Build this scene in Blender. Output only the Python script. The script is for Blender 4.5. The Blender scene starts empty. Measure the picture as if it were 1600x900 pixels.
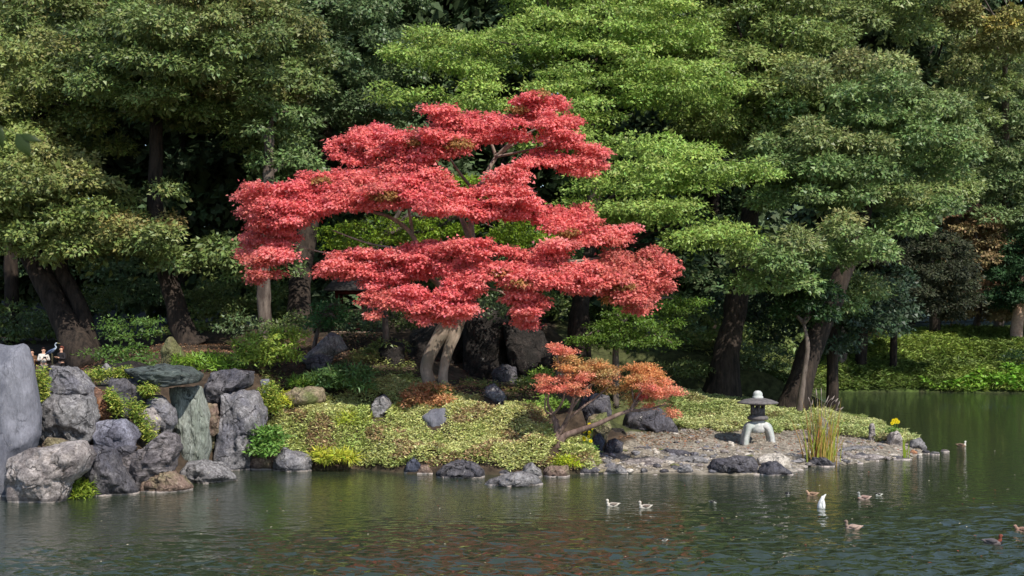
import bpy, math, random
import numpy as np
from mathutils import Vector, Matrix
R = np.random.default_rng(7)
random.seed(7)
scene = bpy.context.scene
COL = scene.collection
# ------------------------------------------------------------------ camera
CAMZ, F, HZ = 6.0, 2000.0, 500.0           # eye height, focal length and horizon row in photo pixels
cd = bpy.data.cameras.new('camera'); cam = bpy.data.objects.new('camera', cd); COL.objects.link(cam)
cam.location = (0, 0, CAMZ); cam.rotation_euler = (math.pi/2, 0, 0)
cd.sensor_width = 36; cd.lens = 36*F/1600; cd.shift_y = (HZ-450)/1600
cd.clip_start = 0.5; cd.clip_end = 4000
cd.dof.use_dof = True; cd.dof.focus_distance = 56; cd.dof.aperture_fstop = 6.3
scene.camera = cam
# ------------------------------------------------------------------ light
SUN_EL, SUN_AZ = math.radians(46), math.radians(-32)      # azimuth: degrees to the left (negative: right) of straight behind the camera
sun_dir = Vector((-math.sin(SUN_AZ)*math.cos(SUN_EL), -math.cos(SUN_AZ)*math.cos(SUN_EL), math.sin(SUN_EL)))
sd = bpy.data.lights.new('sun', 'SUN'); sun = bpy.data.objects.new('sun', sd); COL.objects.link(sun)
sd.energy = 4.7; sd.angle = math.radians(0.53); sd.color = (1.0, 0.95, 0.87)
sun.rotation_euler = (-sun_dir).to_track_quat('-Z', 'Y').to_euler()
w = bpy.data.worlds.new('World'); scene.world = w; w.use_nodes = True
nt = w.node_tree; bg = nt.nodes['Background']
sky = nt.nodes.new('ShaderNodeTexSky'); sky.sky_type = 'NISHITA'; sky.sun_disc = False
sky.sun_elevation = SUN_EL
sky.sun_rotation = math.atan2(sun_dir.x, sun_dir.y)
sky.air_density = 1.0; sky.dust_density = 0.4; sky.ozone_density = 1.8
nt.links.new(sky.outputs[0], bg.inputs[0]); bg.inputs[1].default_value = 0.15
vs = scene.view_settings; vs.view_transform = 'Standard'; vs.look = 'None'; vs.gamma = 1; vs.exposure = 0.2; vs.use_curve_mapping = False
scene.cycles.max_bounces = 6; scene.cycles.transparent_max_bounces = 4
scene.cycles.sample_clamp_indirect = 6

# ------------------------------------------------------------------ helpers
def P(px, py, Y):
    return np.array(((px-800)/F*Y, Y, CAMZ-(py-HZ)/F*Y))
def s2l(c):
    c = np.asarray(c, float)/255
    return np.where(c <= .04045, c/12.92, ((c+.055)/1.055)**2.4)
def nrmz(v): return v/np.maximum(np.linalg.norm(v, axis=-1, keepdims=True), 1e-9)
def _hash(ix, iy, iz, seed):
    h = (ix.astype(np.int64)*374761393 + iy.astype(np.int64)*668265263 + iz.astype(np.int64)*2147483647 + seed*974711) & 0xFFFFFFFF
    h = ((h ^ (h >> 13))*1274126177) & 0xFFFFFFFF
    h = ((h ^ (h >> 16))*2246822519) & 0xFFFFFFFF
    return ((h ^ (h >> 15)) & 0xFFFFFF)/float(0xFFFFFF)*2-1
def vnoise(p, seed=0):
    p = np.asarray(p, float); i = np.floor(p).astype(np.int64); f = p-i; f = f*f*(3-2*f)
    o = 0
    for dx in (0, 1):
        for dy in (0, 1):
            for dz in (0, 1):
                wt = (f[:, 0] if dx else 1-f[:, 0])*(f[:, 1] if dy else 1-f[:, 1])*(f[:, 2] if dz else 1-f[:, 2])
                o = o+wt*_hash(i[:, 0]+dx, i[:, 1]+dy, i[:, 2]+dz, seed)
    return o
def fbm(p, oct=4, seed=0, gain=.5):
    a, s, o = 1., 1., 0.
    for k in range(oct):
        o = o+a*vnoise(np.asarray(p)*s+k*17.3, seed+k); a *= gain; s *= 2.03
    return o
def tag(o, label=None, cat=None, group=None, kind=None):
    if label: o['label'] = label
    if cat: o['category'] = cat
    if group: o['group'] = group
    if kind: o['kind'] = kind
    return o
def empty(name, loc, label, cat, group=None):
    o = bpy.data.objects.new(name, None); COL.objects.link(o); o.location = tuple(loc); o.empty_display_size = .2
    return tag(o, label, cat, group)
def mesh(name, V, faces, mat, parent=None, col=None, smooth=False):
    """faces: list of int arrays (n,k)."""
    V = np.asarray(V, np.float32)
    me = bpy.data.meshes.new(name)
    faces = [np.asarray(f, np.int32) for f in faces if len(f)]
    nl = sum(f.size for f in faces); npoly = sum(len(f) for f in faces)
    me.vertices.add(len(V)); me.vertices.foreach_set('co', V.ravel())
    me.loops.add(nl); me.polygons.add(npoly)
    me.loops.foreach_set('vertex_index', np.concatenate([f.ravel() for f in faces]))
    tot = np.concatenate([np.full(len(f), f.shape[1], np.int32) for f in faces])
    st = np.concatenate([[0], np.cumsum(tot)[:-1]]).astype(np.int32)
    me.polygons.foreach_set('loop_start', st)
    me.polygons.foreach_set('loop_total', tot)
    if smooth: me.polygons.foreach_set('use_smooth', np.ones(npoly, bool))
    if col is not None:
        a = me.attributes.new('col', 'FLOAT_COLOR', 'POINT')
        c4 = np.ones((len(V), 4), np.float32); c4[:, :3] = col
        a.data.foreach_set('color', c4.ravel())
    me.update(calc_edges=True); me.validate()
    if mat: me.materials.append(mat)
    o = bpy.data.objects.new(name, me); COL.objects.link(o)
    if parent:
        o.parent = parent; o.matrix_parent_inverse = Matrix.Identity(4)
        # geometry was built in world space: bring it into the parent's frame
        M = parent.matrix_basis.inverted() if parent.parent is None else (parent.parent.matrix_basis @ parent.matrix_basis).inverted()
        me.transform(M)
    return o
class MB:
    def __init__(s): s.V = []; s.F = {}; s.C = []; s.n = 0
    def add(s, V, faces, col=None):
        V = np.asarray(V, float).reshape(-1, 3)
        for f in faces:
            f = np.asarray(f, np.int64)
            if len(f): s.F.setdefault(f.shape[1], []).append(f+s.n)
        s.V.append(V); s.n += len(V)
        c = np.ones((len(V), 3)) if col is None else np.broadcast_to(np.asarray(col, float), (len(V), 3))
        s.C.append(c)
    def build(s, name, mat, parent=None, smooth=False):
        return mesh(name, np.concatenate(s.V), [np.concatenate(v) for v in s.F.values()], mat, parent, np.concatenate(s.C), smooth)
def spline(pts, n):
    pts = np.asarray(pts, float); k = len(pts)
    if k < 3:
        t = np.linspace(0, 1, n)[:, None]; return pts[0]*(1-t)+pts[-1]*t
    ext = np.vstack([2*pts[0]-pts[1], pts, 2*pts[-1]-pts[-2]])
    u = np.linspace(0, k-1-1e-6, n); i = u.astype(int); f = (u-i)[:, None]
    a, b, c, d = ext[i], ext[i+1], ext[i+2], ext[i+3]
    return .5*((2*b)+(-a+c)*f+(2*a-5*b+4*c-d)*f*f+(-a+3*b-3*c+d)*f**3)
def tube(pts, rad, seg=8, n=None, rough=0., seed=0, cap=True, flute=0):
    """pts (k,3), rad (k,) -> verts, faces"""
    pts = np.asarray(pts, float); n = n or max(4, len(pts)*4)
    pr = np.concatenate([pts, np.asarray(rad, float)[:, None]], 1)
    C = spline(pr, n); c = C[:, :3]; r = np.maximum(C[:, 3], 1e-4)
    t = nrmz(np.gradient(c, axis=0))
    ref = np.array((0., -1., 0.)) if abs(t[0][1]) < .8 else np.array((1., 0, 0))
    u = nrmz(np.cross(t, ref)); v = np.cross(t, u)
    th = np.arange(seg)/seg*2*math.pi
    rr = r[:, None]*np.ones(seg)[None]
    V = c[:, None]+rr[..., None]*(np.cos(th)[None, :, None]*u[:, None]+np.sin(th)[None, :, None]*v[:, None])
    if rough:
        d = fbm(V.reshape(-1, 3)*np.array((1.6, 1.6, .8))/max(r.mean(), .05)*.6, 3, seed).reshape(n, seg)
        if flute: d = d+flute*np.cos(th*5+seed)[None, :]*np.linspace(1, 0, n)[:, None]**2
        V = c[:, None]+(rr*(1+rough*d))[..., None]*(np.cos(th)[None, :, None]*u[:, None]+np.sin(th)[None, :, None]*v[:, None])
    V = V.reshape(-1, 3)
    i = np.arange(n-1)[:, None]*seg; j = np.arange(seg)[None]
    q = np.stack([i+j, i+(j+1) % seg, i+seg+(j+1) % seg, i+seg+j], -1).reshape(-1, 4)
    fs = [q]
    if cap:
        V = np.vstack([V, c[:1], c[-1:]]); a = len(V)-2
        j = np.arange(seg)
        fs.append(np.stack([np.full(seg, a), (j+1) % seg, j], -1))
        fs.append(np.stack([np.full(seg, a+1), (n-1)*seg+j, (n-1)*seg+(j+1) % seg], -1))
    return V, fs
def lathe(prof, seg=24, center=(0, 0, 0)):
    prof = np.asarray(prof, float); n = len(prof); th = np.arange(seg)/seg*2*math.pi
    V = np.stack([prof[:, 0:1]*np.cos(th), prof[:, 0:1]*np.sin(th), np.repeat(prof[:, 1:2], seg, 1)], -1).reshape(-1, 3)+np.asarray(center)
    i = np.arange(n-1)[:, None]*seg; j = np.arange(seg)[None]
    q = np.stack([i+j, i+(j+1) % seg, i+seg+(j+1) % seg, i+seg+j], -1).reshape(-1, 4)
    return V, [q]
def box(c, s, rot=0):
    c = np.asarray(c, float); s = np.asarray(s, float)/2
    V = np.array([(x, y, z) for z in (-1, 1) for y in (-1, 1) for x in (-1, 1)], float)*s
    ca, sa = math.cos(rot), math.sin(rot); V = V@np.array(((ca, sa, 0), (-sa, ca, 0), (0, 0, 1)))
    return V+c, [np.array(((0, 2, 3, 1), (4, 5, 7, 6), (0, 1, 5, 4), (2, 6, 7, 3), (0, 4, 6, 2), (1, 3, 7, 5)))]
_ico = {}
def ico(sub):
    if sub not in _ico:
        import bmesh
        bm = bmesh.new(); bmesh.ops.create_icosphere(bm, subdivisions=sub, radius=1)
        V = np.array([v.co[:] for v in bm.verts]); Fc = np.array([[v.index for v in f.verts] for f in bm.faces]); bm.free()
        _ico[sub] = (V, Fc)
    return _ico[sub]
def inpoly(px, py, poly):
    poly = np.asarray(poly, float); x, y = np.asarray(px, float), np.asarray(py, float); c = np.zeros(x.shape, bool)
    x2, y2 = np.roll(poly[:, 0], 1), np.roll(poly[:, 1], 1)
    for a, b, d, e in zip(poly[:, 0], poly[:, 1], x2, y2):
        if b != e:
            c ^= ((b > y) != (e > y)) & (x < (d-a)*(y-b)/(e-b)+a)
    return c
def proj(p):
    p = np.asarray(p); return 800+p[..., 0]/p[..., 1]*F, HZ-(p[..., 2]-CAMZ)/p[..., 1]*F

# ------------------------------------------------------------------ materials
def newmat(name):
    m = bpy.data.materials.new(name); m.use_nodes = True
    t = m.node_tree; b = t.nodes['Principled BSDF']; return m, t, b
def N(t, typ, **kw):
    n = t.nodes.new(typ)
    for k, v in kw.items():
        if hasattr(n, k) and k not in ('Scale',): setattr(n, k, v)
    return n
def leafmat(name, rough=.5, trans=.25, spec=.4):
    m, t, b = newmat(name)
    a = N(t, 'ShaderNodeAttribute', attribute_name='col')
    b.inputs['Roughness'].default_value = rough; b.inputs['Specular IOR Level'].default_value = spec
    t.links.new(a.outputs['Color'], b.inputs['Base Color'])
    tr = N(t, 'ShaderNodeBsdfTranslucent'); t.links.new(a.outputs['Color'], tr.inputs['Color'])
    mx = N(t, 'ShaderNodeMixShader'); mx.inputs[0].default_value = trans
    t.links.new(b.outputs[0], mx.inputs[1]); t.links.new(tr.outputs[0], mx.inputs[2])
    t.links.new(mx.outputs[0], t.nodes['Material Output'].inputs[0])
    return m
def noisemat(name, c1, c2, scale=4, rough=.85, bump=.3, bscale=None, stretch=(1, 1, 1), c3=None, cscale=1.2, dist=.03, attr=False, waterline=False, streak=0):
    m, t, b = newmat(name); L = t.links.new
    tc = N(t, 'ShaderNodeTexCoord'); mp = N(t, 'ShaderNodeMapping'); mp.inputs['Scale'].default_value = stretch
    geo = N(t, 'ShaderNodeNewGeometry')
    L(geo.outputs['Position'], mp.inputs[0])
    n1 = N(t, 'ShaderNodeTexNoise'); n1.inputs['Scale'].default_value = scale; n1.inputs['Detail'].default_value = 7; n1.inputs['Roughness'].default_value = .65
    L(mp.outputs[0], n1.inputs['Vector'])
    cr = N(t, 'ShaderNodeValToRGB'); cr.color_ramp.elements[0].position = .36; cr.color_ramp.elements[1].position = .64
    cr.color_ramp.elements[0].color = (*s2l(c1), 1); cr.color_ramp.elements[1].color = (*s2l(c2), 1)
    L(n1.outputs['Fac'], cr.inputs[0]); out = cr.outputs[0]
    if c3 is not None:
        n2 = N(t, 'ShaderNodeTexNoise'); n2.inputs['Scale'].default_value = cscale; n2.inputs['Detail'].default_value = 5
        L(geo.outputs['Position'], n2.inputs['Vector'])
        r2 = N(t, 'ShaderNodeValToRGB'); r2.color_ramp.elements[0].position = .5; r2.color_ramp.elements[1].position = .62
        L(n2.outputs['Fac'], r2.inputs[0])
        mx = N(t, 'ShaderNodeMix', data_type='RGBA'); mx.inputs['B'].default_value = (*s2l(c3), 1)
        L(r2.outputs[0], mx.inputs['Factor']); L(out, mx.inputs['A']); out = mx.outputs['Result']
    if attr:
        a = N(t, 'ShaderNodeAttribute', attribute_name='col')
        mx = N(t, 'ShaderNodeMix', data_type='RGBA', blend_type='MULTIPLY'); mx.inputs['Factor'].default_value = 1
        L(out, mx.inputs['A']); L(a.outputs['Color'], mx.inputs['B']); out = mx.outputs['Result']
    if waterline:
        sx = N(t, 'ShaderNodeSeparateXYZ'); L(geo.outputs['Position'], sx.inputs[0])
        nn = N(t, 'ShaderNodeTexNoise'); nn.inputs['Scale'].default_value = 3
        ad = N(t, 'ShaderNodeMath', operation='MULTIPLY_ADD'); L(nn.outputs['Fac'], ad.inputs[0]); ad.inputs[1].default_value = .09; ad.inputs[2].default_value = .03
        cp = N(t, 'ShaderNodeMath', operation='LESS_THAN'); L(sx.outputs['Z'], cp.inputs[0]); L(ad.outputs[0], cp.inputs[1])
        mx = N(t, 'ShaderNodeMix', data_type='RGBA'); mx.inputs['B'].default_value = (*s2l((196, 182, 170)), 1)
        ml = N(t, 'ShaderNodeMath', operation='MULTIPLY'); L(cp.outputs[0], ml.inputs[0]); ml.inputs[1].default_value = .75
        L(ml.outputs[0], mx.inputs['Factor']); L(out, mx.inputs['A']); out = mx.outputs['Result']
    L(out, b.inputs['Base Color'])
    n3 = N(t, 'ShaderNodeTexNoise'); n3.inputs['Scale'].default_value = bscale or scale*2.5; n3.inputs['Detail'].default_value = 8; n3.inputs['Roughness'].default_value = .7
    L(mp.outputs[0], n3.inputs['Vector'])
    bp = N(t, 'ShaderNodeBump'); bp.inputs['Strength'].default_value = bump; bp.inputs['Distance'].default_value = dist
    L(n3.outputs['Fac'], bp.inputs['Height']); h = bp
    L(h.outputs[0], b.inputs['Normal'])
    b.inputs['Roughness'].default_value = rough; b.inputs['Specular IOR Level'].default_value = .25
    return m
def plain(name, c, rough=.6):
    return noisemat(name, tuple(np.array(c)*.88), c, 9, rough, .15)
M_ever = leafmat('evergreen_leaf', .45, .24, .35)
M_bright = leafmat('pale_leaf', .5, .28, .35)
M_maple = leafmat('maple_leaf', .6, .42, .2)
M_sasa = leafmat('bamboo_grass', .55, .25, .3)
M_far = leafmat('distant_leaf', .6, .2, .25)
M_bark = noisemat('dark_bark', (30, 25, 22), (66, 56, 48), 3, .95, .9, 6, (1.6, 1.6, .35), dist=.06)
M_bark2 = noisemat('grey_bark', (70, 60, 54), (118, 106, 96), 3, .95, .6, 7, (1.5, 1.5, .4), dist=.04)
M_mbark = noisemat('smooth_pale_bark', (124, 108, 94), (176, 158, 142), 2.2, .85, .5, 8, (1.4, 1.4, .5), c3=(124, 112, 98), cscale=1.5, dist=.03)
M_twig = noisemat('twig_bark', (120, 108, 98), (165, 150, 138), 5, .9, .3)
M_pinkbark = noisemat('pink_bark', (150, 118, 100), (190, 160, 138), 3, .9, .4)

# ------------------------------------------------------------------ terrain
def WL(px, py):                      # point on the water surface seen at px, py
    Y = CAMZ*F/(py-HZ); return ((px-800)/F*Y, Y)
shore = [WL(-900, 790), WL(-200, 785), WL(0, 772), WL(130, 768), WL(215, 758), WL(285, 745), WL(330, 736), WL(400, 731), WL(480, 734), WL(560, 733),
         WL(640, 740), WL(700, 740), WL(770, 742), WL(850, 741), WL(935, 740), WL(1060, 741), WL(1150, 743), WL(1235, 738), WL(1262, 730),
         WL(1320, 727), WL(1380, 719), WL(1425, 716), WL(1445, 708), WL(1440, 698), WL(1432, 692), WL(1415, 684), WL(1380, 672), WL(1345, 657), WL(1315, 643), WL(1285, 629),
         WL(1268, 617), WL(1300, 612), WL(1370, 612.5), WL(1440, 612), WL(1500, 613), WL(1600, 614), WL(1800, 613), WL(2600, 640), (900, 60), (900, 3000), (-900, 3000), (-900, 40)]
shore = np.array(shore)
near_bank = np.array([(-900, 13), (-20, 14), (15, 13), (900, 15), (900, -900), (-900, -900)])
def sdist(x, y, poly):
    d = np.full(x.shape, 1e9)
    for a, b in zip(poly, np.roll(poly, -1, 0)):
        ab = b-a; t = np.clip(((x-a[0])*ab[0]+(y-a[1])*ab[1])/(ab@ab), 0, 1)
        d = np.minimum(d, np.hypot(x-a[0]-t*ab[0], y-a[1]-t*ab[1]))
    return np.where(inpoly(x, y, poly), d, -d)
ctl_px = [(-300, 600, 52), (20, 700, 45), (60, 600, 54), (100, 700, 45.5), (150, 660, 48), (200, 620, 50.5), (250, 595, 53), (120, 585, 60), (60, 590, 64), (120, 572, 68),
          (250, 550, 64), (330, 600, 53), (330, 660, 51.6), (360, 572, 56), (380, 690, 52), (200, 720, 46), (290, 720, 49), (240, 700, 47.5),
          (200, 555, 70), (290, 537, 68), (340, 550, 64), (440, 562, 60), (520, 565, 60), (430, 640, 54), (430, 700, 51.8), (470, 610, 56), (600, 602, 57), (560, 650, 54),
          (685, 602, 56), (680, 645, 54), (600, 685, 52), (600, 715, 51), (800, 640, 54), (860, 680, 52.3), (800, 700, 51.3), (900, 705, 51.4), (700, 712, 51),
          (760, 600, 60), (850, 605, 60), (620, 560, 62), (540, 520, 70), (700, 520, 68), (800, 500, 70), (900, 550, 68), (950, 590, 64), (920, 640, 56),
          (940, 712, 54), (1000, 697, 57.5), (1060, 705, 56), (1100, 722, 53.2), (1000, 727, 52.3), (980, 672, 62), (1060, 668, 64), (1190, 692, 59), (1200, 669, 63), (1240, 700, 58), (1300, 712, 55.8), (1350, 690, 60),
          (1200, 600, 71), (1130, 582, 73), (1250, 614, 69.5), (1300, 637, 66.5), (1100, 640, 66), (1350, 658, 65), (1400, 675, 63.5), (1020, 600, 68), (1060, 580, 72),
          (0, 540, 80), (200, 530, 85), (400, 510, 85), (550, 482, 85), (700, 480, 90), (900, 500, 88), (1050, 540, 85), (1200, 570, 90), (1250, 560, 105),
          (1320, 570, 114), (1400, 585, 110), (1400, 532, 124), (1500, 520, 128), (1500, 575, 112), (1590, 540, 120), (1600, 590, 110), (1300, 535, 125), (1480, 505, 150), (1600, 500, 150), (1900, 500, 140)]
ctl = np.array([P(*c) for c in ctl_px]); ctl = np.vstack([ctl, [(-120, 150, 14), (-40, 150, 14), (20, 160, 15), (-80, 115, 9), (-40, 112, 8), (0, 112, 8), (60, 185, 13), (100, 180, 13), (150, 200, 18), (-300, 400, 40), (300, 400, 40), (0, 400, 40), (0, 240, 26), (-150, 240, 26), (120, 260, 24), (0, 1500, 60), (-100, 60, 4), (-60, 90, 6)]])
def ground_z(x, y):
    x = np.asarray(x, float); y = np.asarray(y, float); sh = x.shape; x = x.ravel(); y = y.ravel()
    num = 0; den = 0
    for c in ctl:
        wt = 1/(((x-c[0])*.8)**2+(y-c[1])**2+.35)**1.9; num = num+wt*c[2]; den = den+wt
    h = num/den
    p = np.stack([x, y, 0*x], 1)
    d = sdist(x, y, shore)
    steep = np.where(x > 3.2, np.where(y < 80, .16, .5), 1.1)
    h = np.maximum(h, .05)+fbm(p*.5, 3, 5)*.1
    land = np.minimum(h, .03+np.maximum(d, 0)*steep+fbm(p*2.2, 2, 9)*.03)
    z = np.where(d > 0, np.maximum(land, .01), -.05+d*.35)
    z = np.maximum(z, -1.6)
    d2 = sdist(x, y, near_bank)
    z = np.where(d2 > 0, np.minimum(4.3, d2*.6), z)
    return z.reshape(sh)
def GZ(x, y): return float(ground_z(np.array([x]), np.array([y]))[0])
def axis(dense, grow_lo, grow_hi):
    a = list(dense)
    st = a[1]-a[0]; v = a[0]
    while v > grow_lo: st *= 1.25; v -= st; a.insert(0, v)
    st = a[-1]-a[-2]; v = a[-1]
    while v < grow_hi: st *= 1.25; v += st; a.append(v)
    return np.array(a)
xs = axis(np.arange(-26, 34, .35), -700, 700); ys = axis(np.concatenate([np.arange(41, 72, .35), np.arange(72, 130, .9)]), -300, 2500)
gx, gy = np.meshgrid(xs, ys); gz = ground_z(gx, gy)
V = np.stack([gx.ravel(), gy.ravel(), gz.ravel()], 1); nx = len(xs)
i = np.arange(len(ys)-1)[:, None]*nx; j = np.arange(nx-1)[None]
q = np.stack([i+j, i+j+1, i+nx+j+1, i+nx+j], -1).reshape(-1, 4)
ppx, ppy = proj(V)
soil = s2l((84, 70, 56)); litter = s2l((128, 84, 66)); gravel = s2l((156, 146, 130)); green = s2l((82, 100, 44)); mud = s2l((66, 62, 44))
c = np.tile(soil, (len(V), 1)); nn = fbm(V*np.array((.6, .6, 0)), 4, 3)[:, None]
c = c*(1+.25*nn)
bw = ((V[:, 0] > 3.0) & (V[:, 1] < 62.5) & (V[:, 2] < .75) & (V[:, 0] < 22))[:, None]
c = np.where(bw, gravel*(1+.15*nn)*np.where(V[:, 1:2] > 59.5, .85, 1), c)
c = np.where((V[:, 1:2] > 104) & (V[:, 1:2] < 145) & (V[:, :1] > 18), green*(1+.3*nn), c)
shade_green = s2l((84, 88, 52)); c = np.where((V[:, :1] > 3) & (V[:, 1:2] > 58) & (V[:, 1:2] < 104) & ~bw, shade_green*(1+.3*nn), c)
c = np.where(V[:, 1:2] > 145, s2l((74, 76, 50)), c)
c = np.where(V[:, 2:3] < 0, mud, c)
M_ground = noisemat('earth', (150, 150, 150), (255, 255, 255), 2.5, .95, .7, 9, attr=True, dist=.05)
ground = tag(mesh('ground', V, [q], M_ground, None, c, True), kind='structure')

# water
M_water, t, b = newmat('pond_water'); L = t.links.new
b.inputs['Base Color'].default_value = (.030, .040, .022, 1); b.inputs['Roughness'].default_value = .03; b.inputs['IOR'].default_value = 1.6; b.inputs['Specular IOR Level'].default_value = .75
geo = N(t, 'ShaderNodeNewGeometry')
def wave(sc, detail, stretch, dist, prev=None, strength=None):
    mp = N(t, 'ShaderNodeMapping'); mp.inputs['Scale'].default_value = stretch; L(geo.outputs['Position'], mp.inputs[0])
    n = N(t, 'ShaderNodeTexNoise'); n.inputs['Scale'].default_value = sc; n.inputs['Detail'].default_value = detail; n.inputs['Roughness'].default_value = .5
    L(mp.outputs[0], n.inputs[0])
    bp = N(t, 'ShaderNodeBump'); bp.inputs['Distance'].default_value = dist; bp.inputs['Strength'].default_value = 1
    L(n.outputs['Fac'], bp.inputs['Height'])
    if strength is not None: L(strength, bp.inputs['Strength'])
    if prev: L(prev.outputs[0], bp.inputs['Normal'])
    return bp
gn = N(t, 'ShaderNodeTexNoise'); gn.inputs['Scale'].default_value = .12; gn.inputs['Detail'].default_value = 3
gm = N(t, 'ShaderNodeMapping'); gm.inputs['Scale'].default_value = (.5, 1.4, 1); L(geo.outputs['Position'], gm.inputs[0]); L(gm.outputs[0], gn.inputs[0])
sx = N(t, 'ShaderNodeSeparateXYZ'); L(geo.outputs['Position'], sx.inputs[0])
# a breeze ruffles the open middle of the pond more than the sheltered bank
mr = N(t, 'ShaderNodeMapRange'); mr.inputs[1].default_value = 41; mr.inputs[2].default_value = 30; mr.inputs[3].default_value = .04; mr.inputs[4].default_value = 1.0
xr = N(t, 'ShaderNodeMath', operation='MULTIPLY_ADD'); L(sx.outputs['X'], xr.inputs[0]); xr.inputs[1].default_value = -.28; L(sx.outputs['Y'], xr.inputs[2])
xr2 = N(t, 'ShaderNodeMath', operation='MULTIPLY_ADD'); L(gn.outputs['Fac'], xr2.inputs[0]); xr2.inputs[1].default_value = -8; L(xr.outputs[0], xr2.inputs[2])
xr3 = N(t, 'ShaderNodeMath', operation='ADD'); L(xr2.outputs[0], xr3.inputs[0]); xr3.inputs[1].default_value = 4.5
L(xr3.outputs[0], mr.inputs[0])
w1 = wave(1.2, 2, (.7, 1.1, 1), .014)
w2 = wave(4.6, 3, (.8, 1.1, 1), .026, w1)
w3 = wave(2.1, 1.5, (.8, 1.25, 1), .22, w2, mr.outputs[0])
L(w3.outputs[0], b.inputs['Normal'])
xw = axis(np.arange(-19, 19.5, .13), -700, 700); yw = axis(np.arange(27, 45, .13), -100, 700)
gx, gy = np.meshgrid(xw, yw); nx = len(xw)
# real wavelets where the breeze ruffles the open pond
q3 = np.stack([gx.ravel(), gy.ravel(), 0*gx.ravel()], 1)
br = np.clip((42+.28*q3[:, 0]*1.0-q3[:, 1]+4*vnoise(q3*np.array((.12, .35, 1)), 5)+2*vnoise(q3*np.array((.5, 1.2, 1)), 6))/11, 0, 1)**1.5
edge_ = np.clip((q3[:, 0]+19)/2, 0, 1)*np.clip((19-q3[:, 0])/2, 0, 1)*np.clip((q3[:, 1]-27)/1.5, 0, 1)*np.clip((45-q3[:, 1])/2, 0, 1)
hz_ = (vnoise(q3*np.array((1.9, 3.4, 1)), 21)+.6*vnoise(q3*np.array((3.1, 4.9, 1))+7, 22))*.062*(.03+br)*edge_
q3[:, 2] = hz_
i = np.arange(len(yw)-1)[:, None]*nx; j = np.arange(nx-1)[None]
q = np.stack([i+j, i+j+1, i+nx+j+1, i+nx+j], -1).reshape(-1, 4)
tag(mesh('pond_water', q3, [q], M_water, None, None, True), kind='structure')

# ------------------------------------------------------------------ foliage
def leaves(mb, pos, d, n, Ln, W, col, fold=.12):
    d = nrmz(d); side = nrmz(np.cross(d, n)); up = np.cross(side, d)
    Ln = np.asarray(Ln)[:, None]; W = np.asarray(W)[:, None]
    v0 = pos; v1 = pos+d*Ln*.45+side*W*.5+up*Ln*fold; v2 = pos+d*Ln-up*Ln*.1; v3 = pos+d*Ln*.45-side*W*.5+up*Ln*fold
    V = np.stack([v0, v1, v2, v3], 1).reshape(-1, 3); k = np.arange(len(pos))[:, None]*4
    mb.add(V, [np.concatenate([k+np.array((0, 1, 2)), k+np.array((0, 2, 3))])], np.repeat(col, 4, 0))
def spray(mb, c, r, nsp, per, Ln, W, col, back=.4, droop=.25, sprig=.22, jit=.22, flat=0., nj=.26, lo=-.3, shell=.22):
    """a bough of leaf sprigs over a flattened dome"""
    c = np.asarray(c, float); r = np.asarray(r, float)
    d = nrmz(R.normal(size=(nsp*3, 3)))
    d = d[(d[:, 2] > lo) & ((d[:, 1] < .25) | (R.random(len(d)) < back))][:nsp]
    if not len(d): return
    rad = 1-R.random(len(d))**1.5*shell*2
    sp = c+d*r*rad[:, None]*(1+.18*vnoise(d*2.3+c, 3))[:, None]
    out = nrmz(d/r)
    k = len(sp); off = R.normal(size=(k, per, 3))*np.array((1, 1, .45))*sprig
    pos = (sp[:, None]+off).reshape(-1, 3)
    o = np.repeat(out, per, 0); m = len(pos)
    dr = off.reshape(-1, 3)/sprig*.6+R.normal(size=(m, 3))*.45+o*.5; dr[:, 2] -= droop*2*R.random(m)
    n = o*.95+np.array((0, -.12, .5))+R.normal(size=(m, 3))*nj
    base = np.asarray(col)*(1+.12*R.normal())
    tw = (1+.12*R.normal(size=k)).clip(.5, 1.6)
    cc = base[None]*np.repeat(tw, per)[:, None]*np.exp(jit*R.normal(size=m))[:, None]
    cc = cc*(1+.07*R.normal(size=(m, 3)))
    s = .7+.6*R.random(m)
    d = nrmz(dr); side = nrmz(np.cross(d, n)); Ls = (Ln*s)[:, None]; Ws = (W*s)[:, None]*.62
    up = np.cross(side, d)
    V = np.stack([pos+side*Ws+d*Ls*.1*R.random((m, 1)), pos-side*Ws+d*Ls*.2*R.random((m, 1)), pos+d*Ls-up*Ls*.12], 1).reshape(-1, 3)
    mb.add(V, [np.arange(m)[:, None]*3+np.array((0, 1, 2))], np.repeat(cc.clip(.004, .9), 3, 0))
def pads_on(ells, spacing, inner=.25, back=.35, gaps=(), lo=-.75, hole=.0):
    """positions of boughs over the surface of crown ellipsoids given as (px, py, rx, ry, Y, depth)"""
    out = []
    for (cx, cy, rx, ry, Y, dep) in ells:
        C = P(cx, cy, Y); rr = np.array((rx/F*Y, dep, ry/F*Y))
        area = 4*math.pi*((rr[0]*rr[1])**1.6+(rr[0]*rr[2])**1.6+(rr[1]*rr[2])**1.6)**(1/1.6)/3**(1/1.6)
        tries = int(area/spacing**2*6)+20; got = []
        for d in nrmz(R.normal(size=(tries, 3))):
            if d[2] < lo: continue
            if d[1] > .35 and R.random() > back: continue
            inn = R.random() < inner
            p = C+d*rr*(R.uniform(.35, .75) if inn else R.uniform(.88, 1.05))
            x, y = proj(p)
            if any(((x-g[0])/g[2])**2+((y-g[1])/g[3])**2 < 1 for g in gaps): continue
            if Y < 100 and spacing > 1 and vnoise((p*np.array((.42, .3, .75)))[None], 61)[0] < -.42: continue
            if any((p-g)@(p-g) < spacing**2 for g in got): continue
            if any(((( p-o[0])*np.array((1,1,1.3)))**2).sum() < (spacing*.75)**2 for o in out): continue
            got.append(p); out.append((p, d, cy))
    return out
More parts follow.
